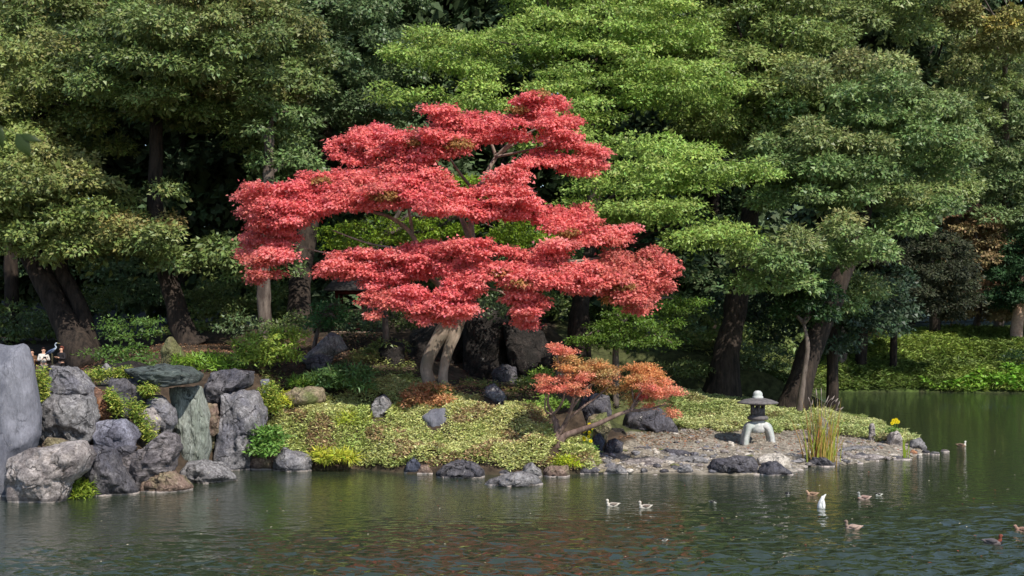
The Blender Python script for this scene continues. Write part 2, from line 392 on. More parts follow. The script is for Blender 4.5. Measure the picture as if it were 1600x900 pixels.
def curve_branch(a, b_, sag=.15, k=4):
    a = np.asarray(a, float); b_ = np.asarray(b_, float); t = np.linspace(0, 1, k)[:, None]
    p = a*(1-t)+b_*t; L_ = np.linalg.norm(b_-a)
    p[1:-1] += R.normal(size=(k-2, 3))*L_*.06; p[1:-1, 2] += L_*sag*np.sin(t[1:-1, 0]*math.pi)
    return p
def tree(name, label, cat, trunks, ells, col, mat, bark, spacing=1.9, L_=.22, W=.125, nsp=56, per=12, flat=.68, top=None, gaps=(), group=None, nbr=9, sprig=.2, inner=.1, padscale=.62, back=.35, lo=-.75, trough=.16, jit=.13, padlo=-.45, fill=14, fsz=.3, shell=.12):
    base = np.asarray(P(*trunks[0][0][:3])) if trunks else P(ells[0][0], ells[0][1], ells[0][4])
    if trunks: g = GZ(base[0], base[1]); base[2] = min(base[2], g+.05)
    root = empty(name, base, label, cat, group)
    pts_all = []
    for tr in trunks:
        pts = [P(*p[:3]) for p in tr]; rad = [p[3]/2/F*p[2]*(.68 if bark is M_bark else 1) for p in tr]
        if tr is trunks[0] or tr[0][1] > 480:
            pts[0][2] = min(pts[0][2], GZ(pts[0][0], pts[0][1])-.25)
        V, fs = tube(pts, rad, 14, len(pts)*7, trough, int(abs(base[0])*10), flute=.35)
        mesh('trunk', V, fs, bark, root, smooth=True); pts_all += list(spline(pts, 12))[4:]
    pd = pads_on(ells, spacing, inner, back, gaps, lo)
    mb = MB(); col = np.asarray(col, float)
    ztop = max(p[0][2] for p in pd); zbot = min(p[0][2] for p in pd)
    for p, d, cy in pd:
        cc = col
        m = fill; q_ = p+R.normal(size=(m, 3))*spacing*np.array((.4, .3, .26))+np.array((0, .5, -.3))*spacing-d*spacing*.45  # big inner leaves, coloured darker, added to block light within the crown
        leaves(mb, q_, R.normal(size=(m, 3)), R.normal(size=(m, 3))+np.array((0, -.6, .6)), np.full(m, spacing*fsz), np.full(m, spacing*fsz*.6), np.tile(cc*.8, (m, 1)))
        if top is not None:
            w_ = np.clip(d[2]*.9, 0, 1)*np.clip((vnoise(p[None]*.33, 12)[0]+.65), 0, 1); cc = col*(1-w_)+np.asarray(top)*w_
        sc = R.uniform(.72, 1.3)
        r = np.array((1, .95, flat))*spacing*padscale*sc
        p = p+np.array((0, R.uniform(-.45, .45)*spacing, 0))
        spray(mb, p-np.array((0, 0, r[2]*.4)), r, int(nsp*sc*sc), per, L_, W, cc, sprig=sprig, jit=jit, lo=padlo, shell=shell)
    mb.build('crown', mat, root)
    if pts_all and nbr:
        A = np.array(pts_all)
        for k in R.permutation(len(pd))[:nbr]:
            p = pd[k][0]; dd = np.linalg.norm(A-p, axis=1)+np.maximum(A[:, 2]-p[2], 0)*2; a = A[dd.argmin()]
            if np.linalg.norm(a-p) < .5: continue
            V, fs = tube(curve_branch(a, p), [.13, .09, .055, .02], 6, 10, .08, k)
            mesh('branch', V, fs, bark, root, smooth=True)
    return root
G = lambda *c: s2l(c)
olive = G(150, 142, 90); deep = G(112, 128, 72); mid = G(126, 140, 76); blueg = G(100, 119, 78); bright = G(142, 166, 80); brownish = G(160, 144, 92)
# --- the dark hollows between the crowns
gapsL = [(60, 70, 22, 18), (290, 240, 95, 45), (300, 330, 35, 90), (165, 170, 35, 28), (400, 300, 40, 40), (195, 200, 30, 18)]
tree('evergreen_tree', 'huge leaning evergreen at the left edge with a thick dark trunk behind the tall slab', 'tree',
     [[(140, 575, 66, 95), (105, 510, 67, 62), (60, 420, 68, 55), (20, 320, 69, 45), (40, 200, 70, 30)], [(150, 560, 66.8, 50), (125, 480, 67.5, 36), (95, 410, 68, 34), (110, 300, 69, 24)]],
     [(70, 320, 125, 82, 66, 4), (-50, 250, 120, 130, 68, 5), (80, 150, 120, 100, 71, 5), (130, 380, 70, 26, 65, 2)], mid, M_ever, M_bark, spacing=1.75, top=olive, gaps=gapsL)
tree('evergreen_tree', 'tall evergreen with a root-flared dark trunk rising behind the mossy pointed stone', 'tree',
     [[(300, 545, 68, 95), (285, 515, 68, 52), (262, 430, 68.5, 42), (243, 330, 69, 38), (245, 180, 70, 28)]],
     [(300, -70, 160, 80, 73, 6), (200, 225, 40, 24, 66, 1.6), (395, 260, 30, 24, 67, 1.5), (330, 85, 150, 110, 67, 7), (240, 120, 110, 80, 68, 6), (320, 300, 62, 42, 67, 2.2), (250, 372, 110, 30, 66, 2.8), (330, 400, 60, 20, 67, 2), (390, 175, 70, 60, 70, 3)], deep, M_ever, M_bark, spacing=1.7, top=brownish, gaps=gapsL)
tree('evergreen_tree', 'slim grey-stemmed evergreen behind the left tips of the red maple', 'tree',
     [[(416, 520, 66, 26), (412, 440, 66, 20), (418, 330, 66, 18), (421, 200, 66, 15)]],
     [(450, 215, 45, 50, 66, 2), (395, 400, 60, 30, 69, 2), (470, 290, 50, 30, 68, 2)], G(108, 128, 76), M_ever, M_bark2, spacing=1.3, nsp=22)
tree('evergreen_tree', 'blue-green dense evergreen left of the bright layered tree, above the red maple', 'tree',
     [[(470, 560, 70, 62), (470, 430, 74, 50), (500, 250, 77, 40), (520, 120, 78, 25)]],
     [(540, -60, 130, 80, 80, 6), (540, 90, 105, 110, 78, 6), (480, 170, 95, 80, 79, 5), (590, 170, 50, 55, 77, 4), (440, 60, 70, 80, 82, 4)], blueg, M_ever, M_bark, spacing=1.8, gaps=[(560, 215, 45, 30), (530, 130, 25, 12)])
tree('evergreen_tree', 'tall back evergreen filling the upper left corner', 'tree',
     [[(20, 540, 84, 30), (20, 300, 84, 30), (60, 100, 84, 20)]],
     [(60, 60, 170, 90, 82, 5), (230, 10, 120, 70, 84, 5), (-120, 150, 120, 180, 84, 5)], deep, M_ever, M_bark, spacing=2.0, top=brownish, L_=.26, W=.12, gaps=[(60, 62, 20, 18)])
gapsE = [(795, 85, 26, 18), (930, 92, 55, 15), (835, 112, 26, 13), (1060, 88, 60, 12), (1000, 200, 90, 16), (880, 40, 40, 10), (1150, 235, 50, 12), (1010, 310, 70, 9), (660, 130, 40, 14), (1110, 330, 60, 10), (1060, 195, 60, 10), (940, 60, 20, 8), (1080, 215, 40, 12)]
tree('layered_tree', 'bright yellow-green tree with flat spreading layers behind the red maple', 'tree',
     [[(905, 560, 67, 72), (905, 500, 67.5, 46), (915, 420, 69, 38), (930, 250, 71, 28), (900, 120, 72, 18)]],
     [(700, 95, 88, 42, 70, 3), (640, 140, 50, 20, 68, 2), (860, 70, 100, 45, 72, 3.5), (1000, 50, 110, 45, 73, 4), (880, -10, 90, 36, 75, 4), (1000, -40, 120, 40, 76, 4), (820, 165, 115, 32, 68, 2.5), (960, 120, 110, 40, 70, 3), (1060, 140, 90, 40, 70, 3),
      (1000, 225, 100, 30, 66, 2.5), (1120, 265, 85, 24, 65, 2.2), (1000, 285, 95, 28, 64, 2.4), (1010, 335, 90, 26, 62.5, 2.2), (1105, 368, 62, 20, 62, 1.8), (930, 330, 60, 30, 66, 2), (900, 215, 80, 40, 70, 2)],
     bright, M_bright, M_bark, spacing=1.12, flat=.46, L_=.18, W=.1, nsp=26, per=11, gaps=gapsE, padscale=.8, top=G(164, 182, 92), nbr=14, inner=.12, padlo=-.2)
tree('evergreen_tree', 'dark evergreen with a thick leaning trunk left of the stone lantern', 'tree',
     [[(1128, 590, 72, 105), (1135, 555, 72, 62), (1152, 470, 73, 52), (1165, 380, 74, 44), (1190, 200, 77, 30)]],
     [(1190, -60, 130, 80, 80, 5), (1200, 60, 120, 75, 79, 5), (1180, 165, 105, 75, 76, 5), (1240, 240, 70, 60, 74, 3), (1090, 90, 60, 50, 78, 3)], G(128, 144, 78), M_ever, M_bark, spacing=1.7, top=G(150, 152, 90), gaps=[(1180, 330, 60, 40), (1290, 100, 45, 25)])
tree('evergreen_tree', 'large evergreen overhanging the water right of the lantern, with a black leaning trunk', 'tree',
     [[(1235, 622, 70, 80), (1262, 560, 70.5, 56), (1300, 470, 71, 44), (1345, 350, 72, 36), (1370, 230, 73, 24)]],
     [(1320, 170, 110, 80, 73, 5), (1270, 260, 105, 65, 70, 4), (1400, 220, 95, 80, 74, 4.5), (1203, 400, 48, 52, 66, 2), (1310, 375, 72, 34, 67, 2.4), (1400, 320, 70, 40, 72, 3), (1300, 455, 60, 30, 76, 3)],
     G(118, 140, 82), M_ever, M_bark, spacing=1.6, top=G(148, 148, 94), gaps=[(1345, 330, 35, 22), (1235, 345, 50, 16), (1290, 95, 35, 16)])
tree('evergreen_tree', 'pale grey-green evergreen at the right edge above the grassy bank', 'tree',
     [[(1690, 520, 132, 30), (1660, 400, 132, 30), (1590, 200, 130, 20)]],
     [(1545, 280, 85, 85, 128, 6), (1600, 370, 60, 45, 130, 4), (1570, 170, 110, 75, 128, 6)], G(116, 134, 84), M_ever, M_bark, spacing=2.4, L_=.32, W=.15, top=G(130, 138, 96), gaps=[(1500, 130, 50, 10), (1590, 205, 40, 8)])
tree('evergreen_tree', 'broad olive evergreen along the upper right behind the overhanging tree', 'tree',
     [[(1462, 520, 126, 26), (1450, 350, 124, 24), (1440, 150, 122, 16)]],
     [(1440, 160, 110, 75, 118, 6), (1500, 90, 100, 50, 122, 5), (1360, 15, 100, 60, 100, 5), (1440, 260, 90, 70, 108, 4), (1440, -60, 140, 60, 100, 5)], G(126, 140, 80), M_ever, M_bark, spacing=2.4, L_=.32, W=.15, top=G(142, 138, 92), gaps=[(1420, 75, 90, 26), (1300, 70, 60, 36)])
tree('autumn_tree', 'tree with golden yellow leaves in the top right corner', 'tree', [[(1560, 520, 132, 16), (1570, 300, 130, 14), (1570, 60, 118, 7)]],
     [(1570, 50, 40, 35, 108, 4), (1500, 20, 32, 20, 109, 3)], G(140, 142, 86), M_far, M_bark2, spacing=1.8, L_=.3, W=.16, top=G(170, 158, 84))
tree('dark_tree', 'dark brownish round-crowned tree shading the far bank', 'tree', [[(1395, 555, 112, 18), (1400, 480, 110, 14), (1420, 400, 108, 10)]],
     [(1432, 435, 78, 82, 109, 5), (1375, 420, 60, 70, 110, 4)], G(62, 66, 46), M_far, M_bark, spacing=1.6, L_=.26, W=.13)
tree('autumn_tree', 'brownish green tree half turned in colour above the far bank', 'tree', [[(1525, 520, 128, 11), (1530, 470, 127, 10), (1530, 400, 126, 6)]],
     [(1535, 410, 55, 42, 126, 4), (1530, 465, 60, 34, 126, 4), (1480, 360, 70, 40, 127, 4)], G(140, 122, 84), M_far, M_bark2, spacing=1.9, L_=.3, W=.16, top=G(172, 124, 104))
tree('evergreen_tree', 'evergreen with a short pinkish trunk standing on the far grassy bank', 'tree', [[(1588, 545, 121, 20), (1590, 500, 121, 17), (1596, 460, 121, 15), (1600, 420, 121, 12)]],
     [(1610, 440, 60, 45, 121, 3.5), (1660, 400, 70, 70, 122, 3.5)], G(50, 76, 44), M_far, M_pinkbark, spacing=1.8, L_=.3, W=.14)
tree('autumn_tree', 'small pinkish brown tree behind the dark trunk over the inlet', 'tree', [[(1310, 560, 112, 30), (1312, 520, 112, 20), (1325, 470, 112, 14)]],
     [(1340, 490, 45, 30, 116, 3), (1290, 470, 50, 30, 116, 3)], G(150, 112, 92), M_far, M_bark2, spacing=1.8, L_=.28, W=.14)
# --- green maples and young trees in the shade
tree('green_maple', 'small green maple with drooping layered leaves behind the orange bush tree', 'tree', [[(962, 585, 63, 11), (962, 560, 63, 10), (965, 520, 63, 7), (985, 490, 63, 4)]],
     [(985, 505, 60, 18, 63, 1.8), (950, 530, 45, 14, 62.5, 1.6), (1020, 530, 40, 12, 62.5, 1.5), (1005, 480, 30, 10, 63.5, 1.2), (1055, 475, 40, 12, 64, 1.4)], G(92, 118, 44), M_bright, M_bark2, spacing=.8, flat=.28, L_=.13, W=.07, nsp=16, sprig=.14, nbr=6)
tree('green_maple', 'fresh green maple seen through the windows of the red maple crown', 'tree', [[(605, 560, 61, 10), (600, 470, 61, 9), (590, 400, 61, 6), (600, 370, 61, 4)]],
     [(600, 360, 70, 22, 60.5, 1.8), (540, 372, 40, 18, 60.5, 1.5), (700, 300, 60, 26, 62, 1.8), (690, 355, 50, 18, 62, 1.5), (830, 360, 60, 30, 62, 2)], G(122, 148, 40), M_bright, M_bark2, spacing=.85, flat=.28, L_=.13, W=.07, nsp=16, sprig=.14, nbr=8)
tree('young_tree', 'young leafy sapling with a slanting stem beside the big hillside boulder', 'tree', [[(484, 540, 60, 8), (497, 515, 60, 6), (510, 480, 60, 4)]],
     [(515, 487, 27, 16, 60, .8), (505, 505, 20, 10, 60, .7)], G(66, 104, 56), M_ever, M_bark2, spacing=.5, L_=.16, W=.07, nsp=9, per=8, sprig=.12, nbr=3)
tree('evergreen_tree', 'low-branched evergreen darkened for shade behind the black leaning trunk', 'tree', [[(1300, 575, 78, 30), (1300, 500, 78, 22), (1290, 420, 78, 14)]],
     [(1270, 500, 90, 60, 79, 3), (1180, 450, 50, 60, 80, 3), (1370, 470, 40, 50, 80, 3)], G(62, 80, 56), M_ever, M_bark, spacing=1.6, L_=.26, W=.15, nsp=26, per=10)  # leaf colour carries the shade beneath the overhanging crown
tree('young_tree', 'thin pale-stemmed young tree leaning over the inlet right of the lantern', 'tree', [[(1246, 618, 67, 11), (1258, 575, 67, 8), (1262, 540, 67, 7), (1256, 505, 67, 5)]],
     [(1262, 470, 40, 30, 68, 1.5)], G(56, 80, 44), M_ever, M_bark2, spacing=1.1, nbr=3)
tree('young_tree', 'dim leaning trunk with sparse leaves between the red maple and the layered tree', 'tree', [[(838, 590, 64, 14), (835, 520, 64, 10), (832, 450, 64, 9), (845, 400, 65, 6)]],
     [(800, 440, 50, 25, 65, 1.4), (850, 400, 40, 30, 66, 1.4)], G(96, 120, 74), M_ever, M_bark2, spacing=1.1, nbr=3)
# shrubs below the left trees
def shrub(name, label, ells, col, spacing=.5, L_=.14, W=.06, mat=None, nsp=12, cat='shrub', flat=.4, group=None, sprig=.12, top=None):
    return tree(name, label, cat, [], ells, col, mat or M_ever, M_bark2, spacing=spacing, L_=L_, W=W, nsp=nsp, per=9, flat=flat, sprig=sprig, top=top, group=group, lo=-.4)
shrub('evergreen_shrub', 'evergreen shrub in dappled light between the two big left trunks', [(205, 515, 48, 22, 62, 1.6), (190, 548, 46, 12, 60, 1.4), (215, 565, 30, 9, 59, 1)], G(84, 112, 48), .8)
shrub('rosette_shrub', 'bright yellow-green bushy shrub on the crest left of the hillside boulder', [(418, 545, 44, 28, 57, 1.1), (395, 560, 28, 16, 56.5, .8), (445, 522, 24, 8, 57, .5)], G(140, 160, 66), .55, .2, .07, M_bright)
shrub('fern_bush', 'low bright fern patch to the right of the mossy pointed stone', [(320, 565, 36, 12, 57, .9), (350, 575, 25, 8, 56, .8)], G(118, 150, 48), .5, .26, .05, M_bright)
shrub('fern_bush', 'dark green feathery shrub on the slope below the hillside boulder', [(545, 592, 36, 22, 55.5, 1), (520, 585, 22, 10, 55, .8)], G(88, 116, 62), .5, .24, .05)
shrub('azalea_bush', 'rust and green bush at the foot of the red maple trunk', [(668, 620, 36, 20, 54.8, .9)], G(190, 138, 98), .42, .15, .06, M_maple, top=G(156, 164, 84))
shrub('leafy_plant', 'glossy green plant beside the right upright stone at the shore', [(418, 688, 18, 20, 51, .5), (412, 700, 14, 12, 50.8, .4)], G(110, 146, 66), .35, .16, .08, M_bright)
shrub('leafy_plant', 'bright green shrub just left of the orange bush tree', [(855, 632, 24, 16, 56, .7), (845, 585, 14, 10, 57, .5)], G(124, 152, 64), .4, .13, .06, M_bright)
shrub('leafy_plant', 'fern tuft under the overhang of the big front boulder', [(122, 765, 16, 12, 43.4, .35)], G(130, 150, 50), .25, .2, .04, M_bright)
shrub('leafy_plant', 'yellow-green tuft at the water beside the orange bush tree foot', [(882, 722, 18, 7, 50.2, .4)], G(178, 190, 50), .25, .14, .04, M_bright)
shrub('dark_shrub', 'round dark clipped shrub at the right end of the far bank', [(1595, 575, 26, 28, 111, 2)], G(44, 66, 34), 1.1, .22, .1)
shrub('fern_bush', 'yellow fern spreading on the slope left of the standing grey stone', [(552, 655, 26, 9, 53.6, .6)], G(168, 178, 66), .35, .25, .05, M_bright)
shrub('fern_bush', 'golden fern at the water edge left of the centre', [(520, 712, 30, 7, 51, .5), (433, 625, 22, 10, 54, .6)], G(176, 180, 60), .35, .24, .05, M_bright)
shrub('fern_bush', 'arching green fern between the hillside boulder and the tan boulder', [(495, 597, 34, 8, 56, .7)], G(104, 132, 46), .4, .28, .05, M_bright)

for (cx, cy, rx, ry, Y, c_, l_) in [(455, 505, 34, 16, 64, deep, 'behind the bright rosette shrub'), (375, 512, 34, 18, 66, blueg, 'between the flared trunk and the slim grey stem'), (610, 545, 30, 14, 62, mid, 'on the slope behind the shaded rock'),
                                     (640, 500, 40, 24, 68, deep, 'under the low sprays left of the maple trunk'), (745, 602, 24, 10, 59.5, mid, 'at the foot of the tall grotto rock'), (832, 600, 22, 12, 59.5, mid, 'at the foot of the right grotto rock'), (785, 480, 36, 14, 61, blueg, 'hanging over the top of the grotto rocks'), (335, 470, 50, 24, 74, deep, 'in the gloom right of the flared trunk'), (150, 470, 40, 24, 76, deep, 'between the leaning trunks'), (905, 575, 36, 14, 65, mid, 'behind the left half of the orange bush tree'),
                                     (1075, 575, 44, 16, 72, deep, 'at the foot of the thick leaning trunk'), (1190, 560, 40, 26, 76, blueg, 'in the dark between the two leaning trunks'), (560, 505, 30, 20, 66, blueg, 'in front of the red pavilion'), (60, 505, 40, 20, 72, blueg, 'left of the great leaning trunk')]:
    shrub('evergreen_shrub', 'shaded evergreen shrub ' + l_, [(cx, cy, rx, ry, Y, 1.3)], c_*.8, .8, .17, .08)  # shade under the trees put into dimmer leaf colours
# --- understory and the wall of woods behind
for k, (cx, cy, rx, ry, Y, c_) in enumerate([(30, 520, 70, 40, 82, deep), (190, 450, 60, 40, 84, blueg), (360, 470, 70, 40, 84, deep), (330, 510, 50, 25, 84, mid), (450, 480, 50, 40, 88, deep), (560, 440, 70, 40, 95, deep),
                                             (690, 440, 80, 60, 90, deep), (840, 470, 60, 50, 84, deep), (1000, 470, 80, 60, 88, deep), (1080, 520, 60, 40, 84, mid), (1060, 430, 60, 40, 92, blueg), (1200, 520, 80, 45, 92, deep), (1300, 520, 60, 25, 118, mid), (110, 400, 80, 40, 92, deep)]):
    names = ['behind the leaning left trunk', 'between the two left trunks, farther back', 'right of the flared trunk, in shade', 'low beside the flared trunk', 'behind the slim grey stem', 'behind the red pavilion',
             'behind the maple trunk', 'above the dark grotto rocks', 'behind the small green maple', 'left of the thick leaning trunk', 'under the bright layers', 'right of the thick leaning trunk', 'on the far bank behind the inlet', 'under the left crown']
    shrub('evergreen_shrub', 'dim evergreen understory bush ' + names[k], [(cx, cy, rx, ry, Y, 2.5)], c_, 1.5, .3, .15, nsp=18, sprig=.25)
wall = [(-100, 280, 92), (90, 240, 94), (280, 260, 90), (450, 300, 93), (610, 220, 90), (780, 240, 92), (950, 240, 90), (1110, 260, 93), (1270, 260, 116), (1420, 220, 142), (1590, 230, 140), (1760, 260, 136), (1040, 250, 97), (1345, 240, 112), (690, 240, 97), (370, 250, 97)]
wn = ['far left', 'behind the upper left crowns', 'behind the flared trunk', 'behind the blue-green tree', 'left of the bright layered tree', 'behind the red maple', 'behind the bright layers', 'behind the lantern tree', 'above the inlet', 'above the far bank', 'at the right edge', 'beyond the right edge', 'deep behind the layered tree', 'deep behind the overhanging tree', 'deep behind the maple top', 'deep behind the left hollow']
for (cx, cy, Y), n_ in zip(wall, wn):
    tree('forest_tree', 'tall dark forest tree of the back row ' + n_, 'tree', [[(cx, 530, Y, 26), (cx+8, 350, Y, 22), (cx, 100, Y, 12)]],
         [(cx, 10, 125, 170, Y, 4), (cx+20, 230, 115, 130, Y+2, 4), (cx-10, 400, 110, 90, Y+1, 4)], G(80, 98, 64), M_far, M_bark, spacing=2.9, L_=.62, W=.34, nsp=20, per=7, sprig=.45, fill=90, fsz=.5, nbr=2, back=.1, inner=.15, group='back row of the woods')

# ------------------------------------------------------------------ red maple
mp_poly = [(355, 312), (372, 278), (385, 290), (420, 278), (475, 270), (525, 262), (548, 255), (520, 232), (518, 205), (560, 190), (590, 200), (640, 190), (665, 182), (665, 166), (690, 163), (720, 175), (760, 175), (800, 165),
           (845, 141), (872, 137), (884, 145), (878, 178), (915, 181), (920, 190), (892, 197), (925, 225), (945, 235), (955, 260), (935, 268), (915, 276), (880, 262), (850, 255), (832, 265), (826, 292), (845, 315), (900, 312), (930, 335), (1000, 358),
           (1040, 392), (1057, 404), (1055, 440), (1045, 458), (1000, 480), (950, 466), (900, 452), (850, 440), (830, 447), (862, 474), (835, 485), (815, 508), (797, 490), (788, 455), (748, 452), (750, 476), (720, 490), (690, 497), (640, 482),
           (600, 470), (605, 492), (575, 484), (563, 458), (600, 440), (560, 438), (480, 425), (430, 432), (385, 426), (405, 405), (372, 386), (395, 350), (378, 335)]
mp_gaps = [[(470, 350), (520, 330), (570, 330), (640, 322), (680, 340), (735, 330), (752, 350), (748, 368), (700, 366), (650, 374), (600, 388), (545, 382), (500, 392), (472, 380)],
           [(692, 262), (725, 240), (755, 222), (800, 218), (828, 228), (822, 246), (770, 258), (760, 290), (720, 292)], [(832, 262), (868, 266), (905, 280), (925, 305), (905, 318), (850, 318), (828, 292)],
           [(760, 345), (800, 345), (850, 350), (862, 372), (830, 388), (790, 380), (760, 372)], [(880, 388), (920, 384), (918, 404), (884, 408)], [(660, 428), (700, 432), (690, 452), (655, 455)], [(752, 432), (782, 436), (790, 456), (760, 468)], [(468, 430), (560, 436), (560, 460), (470, 445)]]
YM = 56.0
mroot = empty('maple_tree', (P(685, 602, YM)[0], YM, 3.1), 'big spreading maple in full coral red leaf on the grassy mound', 'tree')
def tubes(root, mat, lst, name='branch', seg=8):
    for pts in lst:
        V, fs = tube([P(*p[:3]) for p in pts], [p[3]/2/F*p[2] for p in pts], seg, len(pts)*6, .07, int(pts[0][0]))
        mesh(name, V, fs, mat, root, smooth=True)
tubes(mroot, M_mbark, [[(677, 614, 56, 22), (669, 592, 56, 20), (666, 572, 56, 19), (676, 545, 56, 21), (694, 515, 56, 25), (711, 488, 56, 26), (724, 458, 56.2, 22), (735, 420, 56.4, 17)],
                       [(693, 612, 56, 18), (692, 590, 56, 16), (695, 568, 56, 15), (703, 540, 56, 18), (716, 505, 56, 21), (730, 468, 56.2, 19), (740, 420, 56.4, 14)]], 'trunk', 14)
tubes(mroot, M_mbark, [
    [(735, 430, 56.4, 16), (740, 390, 56.6, 12), (736, 355, 56.6, 10), (742, 310, 56.8, 8), (760, 272, 57, 7), (775, 245, 57, 6)],
    [(775, 245, 57, 6), (768, 225, 57, 4), (758, 205, 57, 2)], [(775, 245, 57, 6), (800, 222, 56.5, 5), (840, 200, 56, 2.5)], [(775, 245, 57, 5), (810, 238, 56, 3.5), (850, 228, 55.5, 2)],
    [(742, 300, 56.8, 6), (718, 270, 56, 4.5), (702, 246, 55.5, 2.5)], [(760, 275, 57, 5), (800, 290, 56, 4), (840, 300, 55, 2)],
    [(708, 480, 56, 15), (690, 450, 55.4, 11), (668, 425, 55, 9), (655, 390, 54.6, 8), (640, 362, 54.4, 7), (610, 340, 54.2, 5.5), (575, 330, 54, 4), (520, 318, 54, 2)],
    [(645, 368, 54.5, 6), (640, 335, 54.4, 4.5), (634, 305, 54.5, 2.5)], [(655, 395, 54.6, 6), (620, 388, 54.2, 4), (575, 380, 54, 3), (520, 360, 54, 2)],
    [(668, 425, 55, 7), (610, 410, 54, 4.5), (540, 400, 53.8, 3), (470, 385, 54, 2), (410, 350, 54, 1.5)], [(728, 460, 56.2, 13), (770, 430, 56, 9), (830, 405, 55.8, 7), (900, 408, 55.5, 4.5), (980, 395, 55, 2.5)],
    [(830, 405, 55.8, 5), (900, 430, 55, 3), (970, 445, 54.5, 2)], [(742, 380, 56.6, 5), (725, 345, 55.8, 3.5), (705, 320, 55.4, 2)], [(700, 485, 55.8, 6), (670, 470, 54.6, 4), (640, 468, 54, 2)], [(735, 450, 56.2, 5), (780, 455, 55, 3.5), (815, 480, 54.4, 2)],
    [(740, 390, 56.6, 8), (700, 300, 57.5, 5), (640, 240, 57.5, 3.5), (570, 215, 57.5, 2)], [(780, 242, 57, 4), (850, 190, 57.5, 2.5), (870, 155, 57.5, 1.2)]])
mb = MB()
cpad = []
def maple_pads(spx, Yoff, n, keep=1.):
    got = []
    X = R.uniform(350, 1060, n); Yp = R.uniform(130, 512, n)
    q_ = np.stack([X, Yp, 0*X], 1); ex, ey = 14*vnoise(q_*.055, 71), 9*vnoise(q_*.06, 72)
    ok = inpoly(X-6+ex, Yp-3+ey, mp_poly) & inpoly(X+6+ex, Yp-3+ey, mp_poly)
    for g in mp_gaps:
        for ox, oy in ((0, 0), (-12, 0), (12, 0), (0, -7), (0, 7)): ok &= ~inpoly(X+ox, Yp+oy, g)
    for x, y in zip(X[ok], Yp[ok]):
        if vnoise(np.array([[x*.03, y*.065, 5.5]]), 66)[0] < -.22: continue
        if any(((x-a)/spx)**2+((y-b_)/(spx*.62))**2 < 1 for a, b_ in got): continue
        got.append((x, y))
    return got
for (Yoff, sp, tries, dens) in ((-1.2, 13.5, 26000, 1.), (2.2, 42, 5000, .9)):
    for (x, y) in maple_pads(sp, Yoff, tries):
        lay = 1.3*vnoise(np.array([[x*.012, y*.03, 3+Yoff]]), 4)[0]
        bulge = 2.6*max(0, 1-((x-705)/380)**2)*(.5+(y-140)/500)
        Yp = YM-bulge+Yoff+lay+R.normal()*.3
        c0 = P(x, y+4, Yp)
        # leaves lower down and on the right are duller and a little brown
        f = np.clip(.5+.5*vnoise(np.array([[x*.02, y*.02, 7.]]), 8)[0]+(.35 if x > 860 else 0)*(y > 300), 0, 1)
        col = G(252, 128, 128)*(1-f)+G(238, 134, 126)*f
        if (x > 930 and y > 370) or (y > 400 and x < 440) or (560 < x < 620 and y > 450): col = col*.6+G(176, 116, 92)*.4
        if R.random() < .03: col = G(170, 130, 80)
        edge = not (inpoly([x-26, x+26, x], [y, y, y-12], mp_poly).all()); rx = R.uniform(.22, .36) if edge else R.uniform(.28, .52)
        spray(mb, c0, (rx, rx*.95, rx*.46), int(46*dens*rx*rx/.40*1.5)+8, 10, .115, .1, col, back=.7, droop=.55, sprig=.13, jit=.16, lo=-.3, shell=.14, nj=.3)
mb.build('crown', M_maple, mroot)

# orange bush tree by the water
M_bbark = noisemat('brown_bark', (92, 74, 66), (142, 120, 108), 4, .9, .7, 9, (1.5, 1.5, .5))
broot = empty('bush_tree', (P(868, 715, 51.5)[0], 51.5, .7), 'low crooked bush tree with orange and pink leaves by the shore', 'tree')
tubes(broot, M_bbark, [[(864, 718, 51.5, 26), (866, 700, 51.5, 18), (871, 680, 51.5, 12), (868, 655, 51.6, 8)], [(867, 712, 51.3, 15), (880, 684, 51.2, 11), (905, 673, 51, 9), (935, 662, 50.8, 7.5), (965, 648, 50.8, 6), (985, 640, 50.8, 5), (1002, 620, 50.8, 3.4)]], 'trunk', 12)
tubes(broot, M_bbark, [[(868, 660, 51.6, 9), (862, 645, 51.6, 6), (856, 630, 51.4, 4), (858, 612, 51.2, 2.5)], [(872, 680, 51.5, 9), (884, 660, 51.3, 7), (892, 640, 51, 6), (898, 615, 51, 4), (902, 590, 51, 2)],
                       [(862, 650, 51.6, 5), (875, 635, 51.2, 4), (882, 615, 51, 3), (880, 590, 51, 2)], [(985, 641, 50.8, 5), (1010, 640, 50.6, 4), (1040, 632, 50.6, 2)], [(990, 628, 50.8, 3), (988, 612, 50.6, 2.4), (986, 598, 50.6, 1.5)], [(892, 640, 51, 4), (915, 610, 51, 3), (940, 590, 51.2, 2)], [(862, 648, 51.6, 4), (852, 640, 51.4, 3), (853, 610, 51.2, 1.6)], [(896, 625, 51, 3.5), (925, 600, 51, 2.5), (955, 585, 51, 1.5)], [(884, 660, 51.3, 5), (905, 640, 51, 4), (930, 622, 51, 3), (950, 605, 51, 2)], [(985, 640, 50.8, 4), (1000, 615, 50.6, 3), (1025, 595, 50.6, 1.8)], [(880, 590, 51, 2.5), (872, 565, 51, 2), (868, 545, 51, 1)]])
mb = MB()
def blob(mb, cx, cy, rx, ry, Y, n, c1, c2, L_=.085, W=.05, dep=None):
    for _ in range(int(n*.85)):
        a = R.uniform(0, 2*math.pi); q_ = math.sqrt(R.random()); x = cx+rx*q_*math.cos(a)*.85; y = cy+ry*q_*math.sin(a)*.85
        f = R.random(); r = R.uniform(.2, .34)
        spray(mb, P(x, y, Y+R.uniform(-1, 1)*(dep or .9)), (r, r, r*.4), 22, 9, L_, W, np.asarray(c1)*(1-f)+np.asarray(c2)*f, back=.6, sprig=.085, jit=.16, droop=.1)
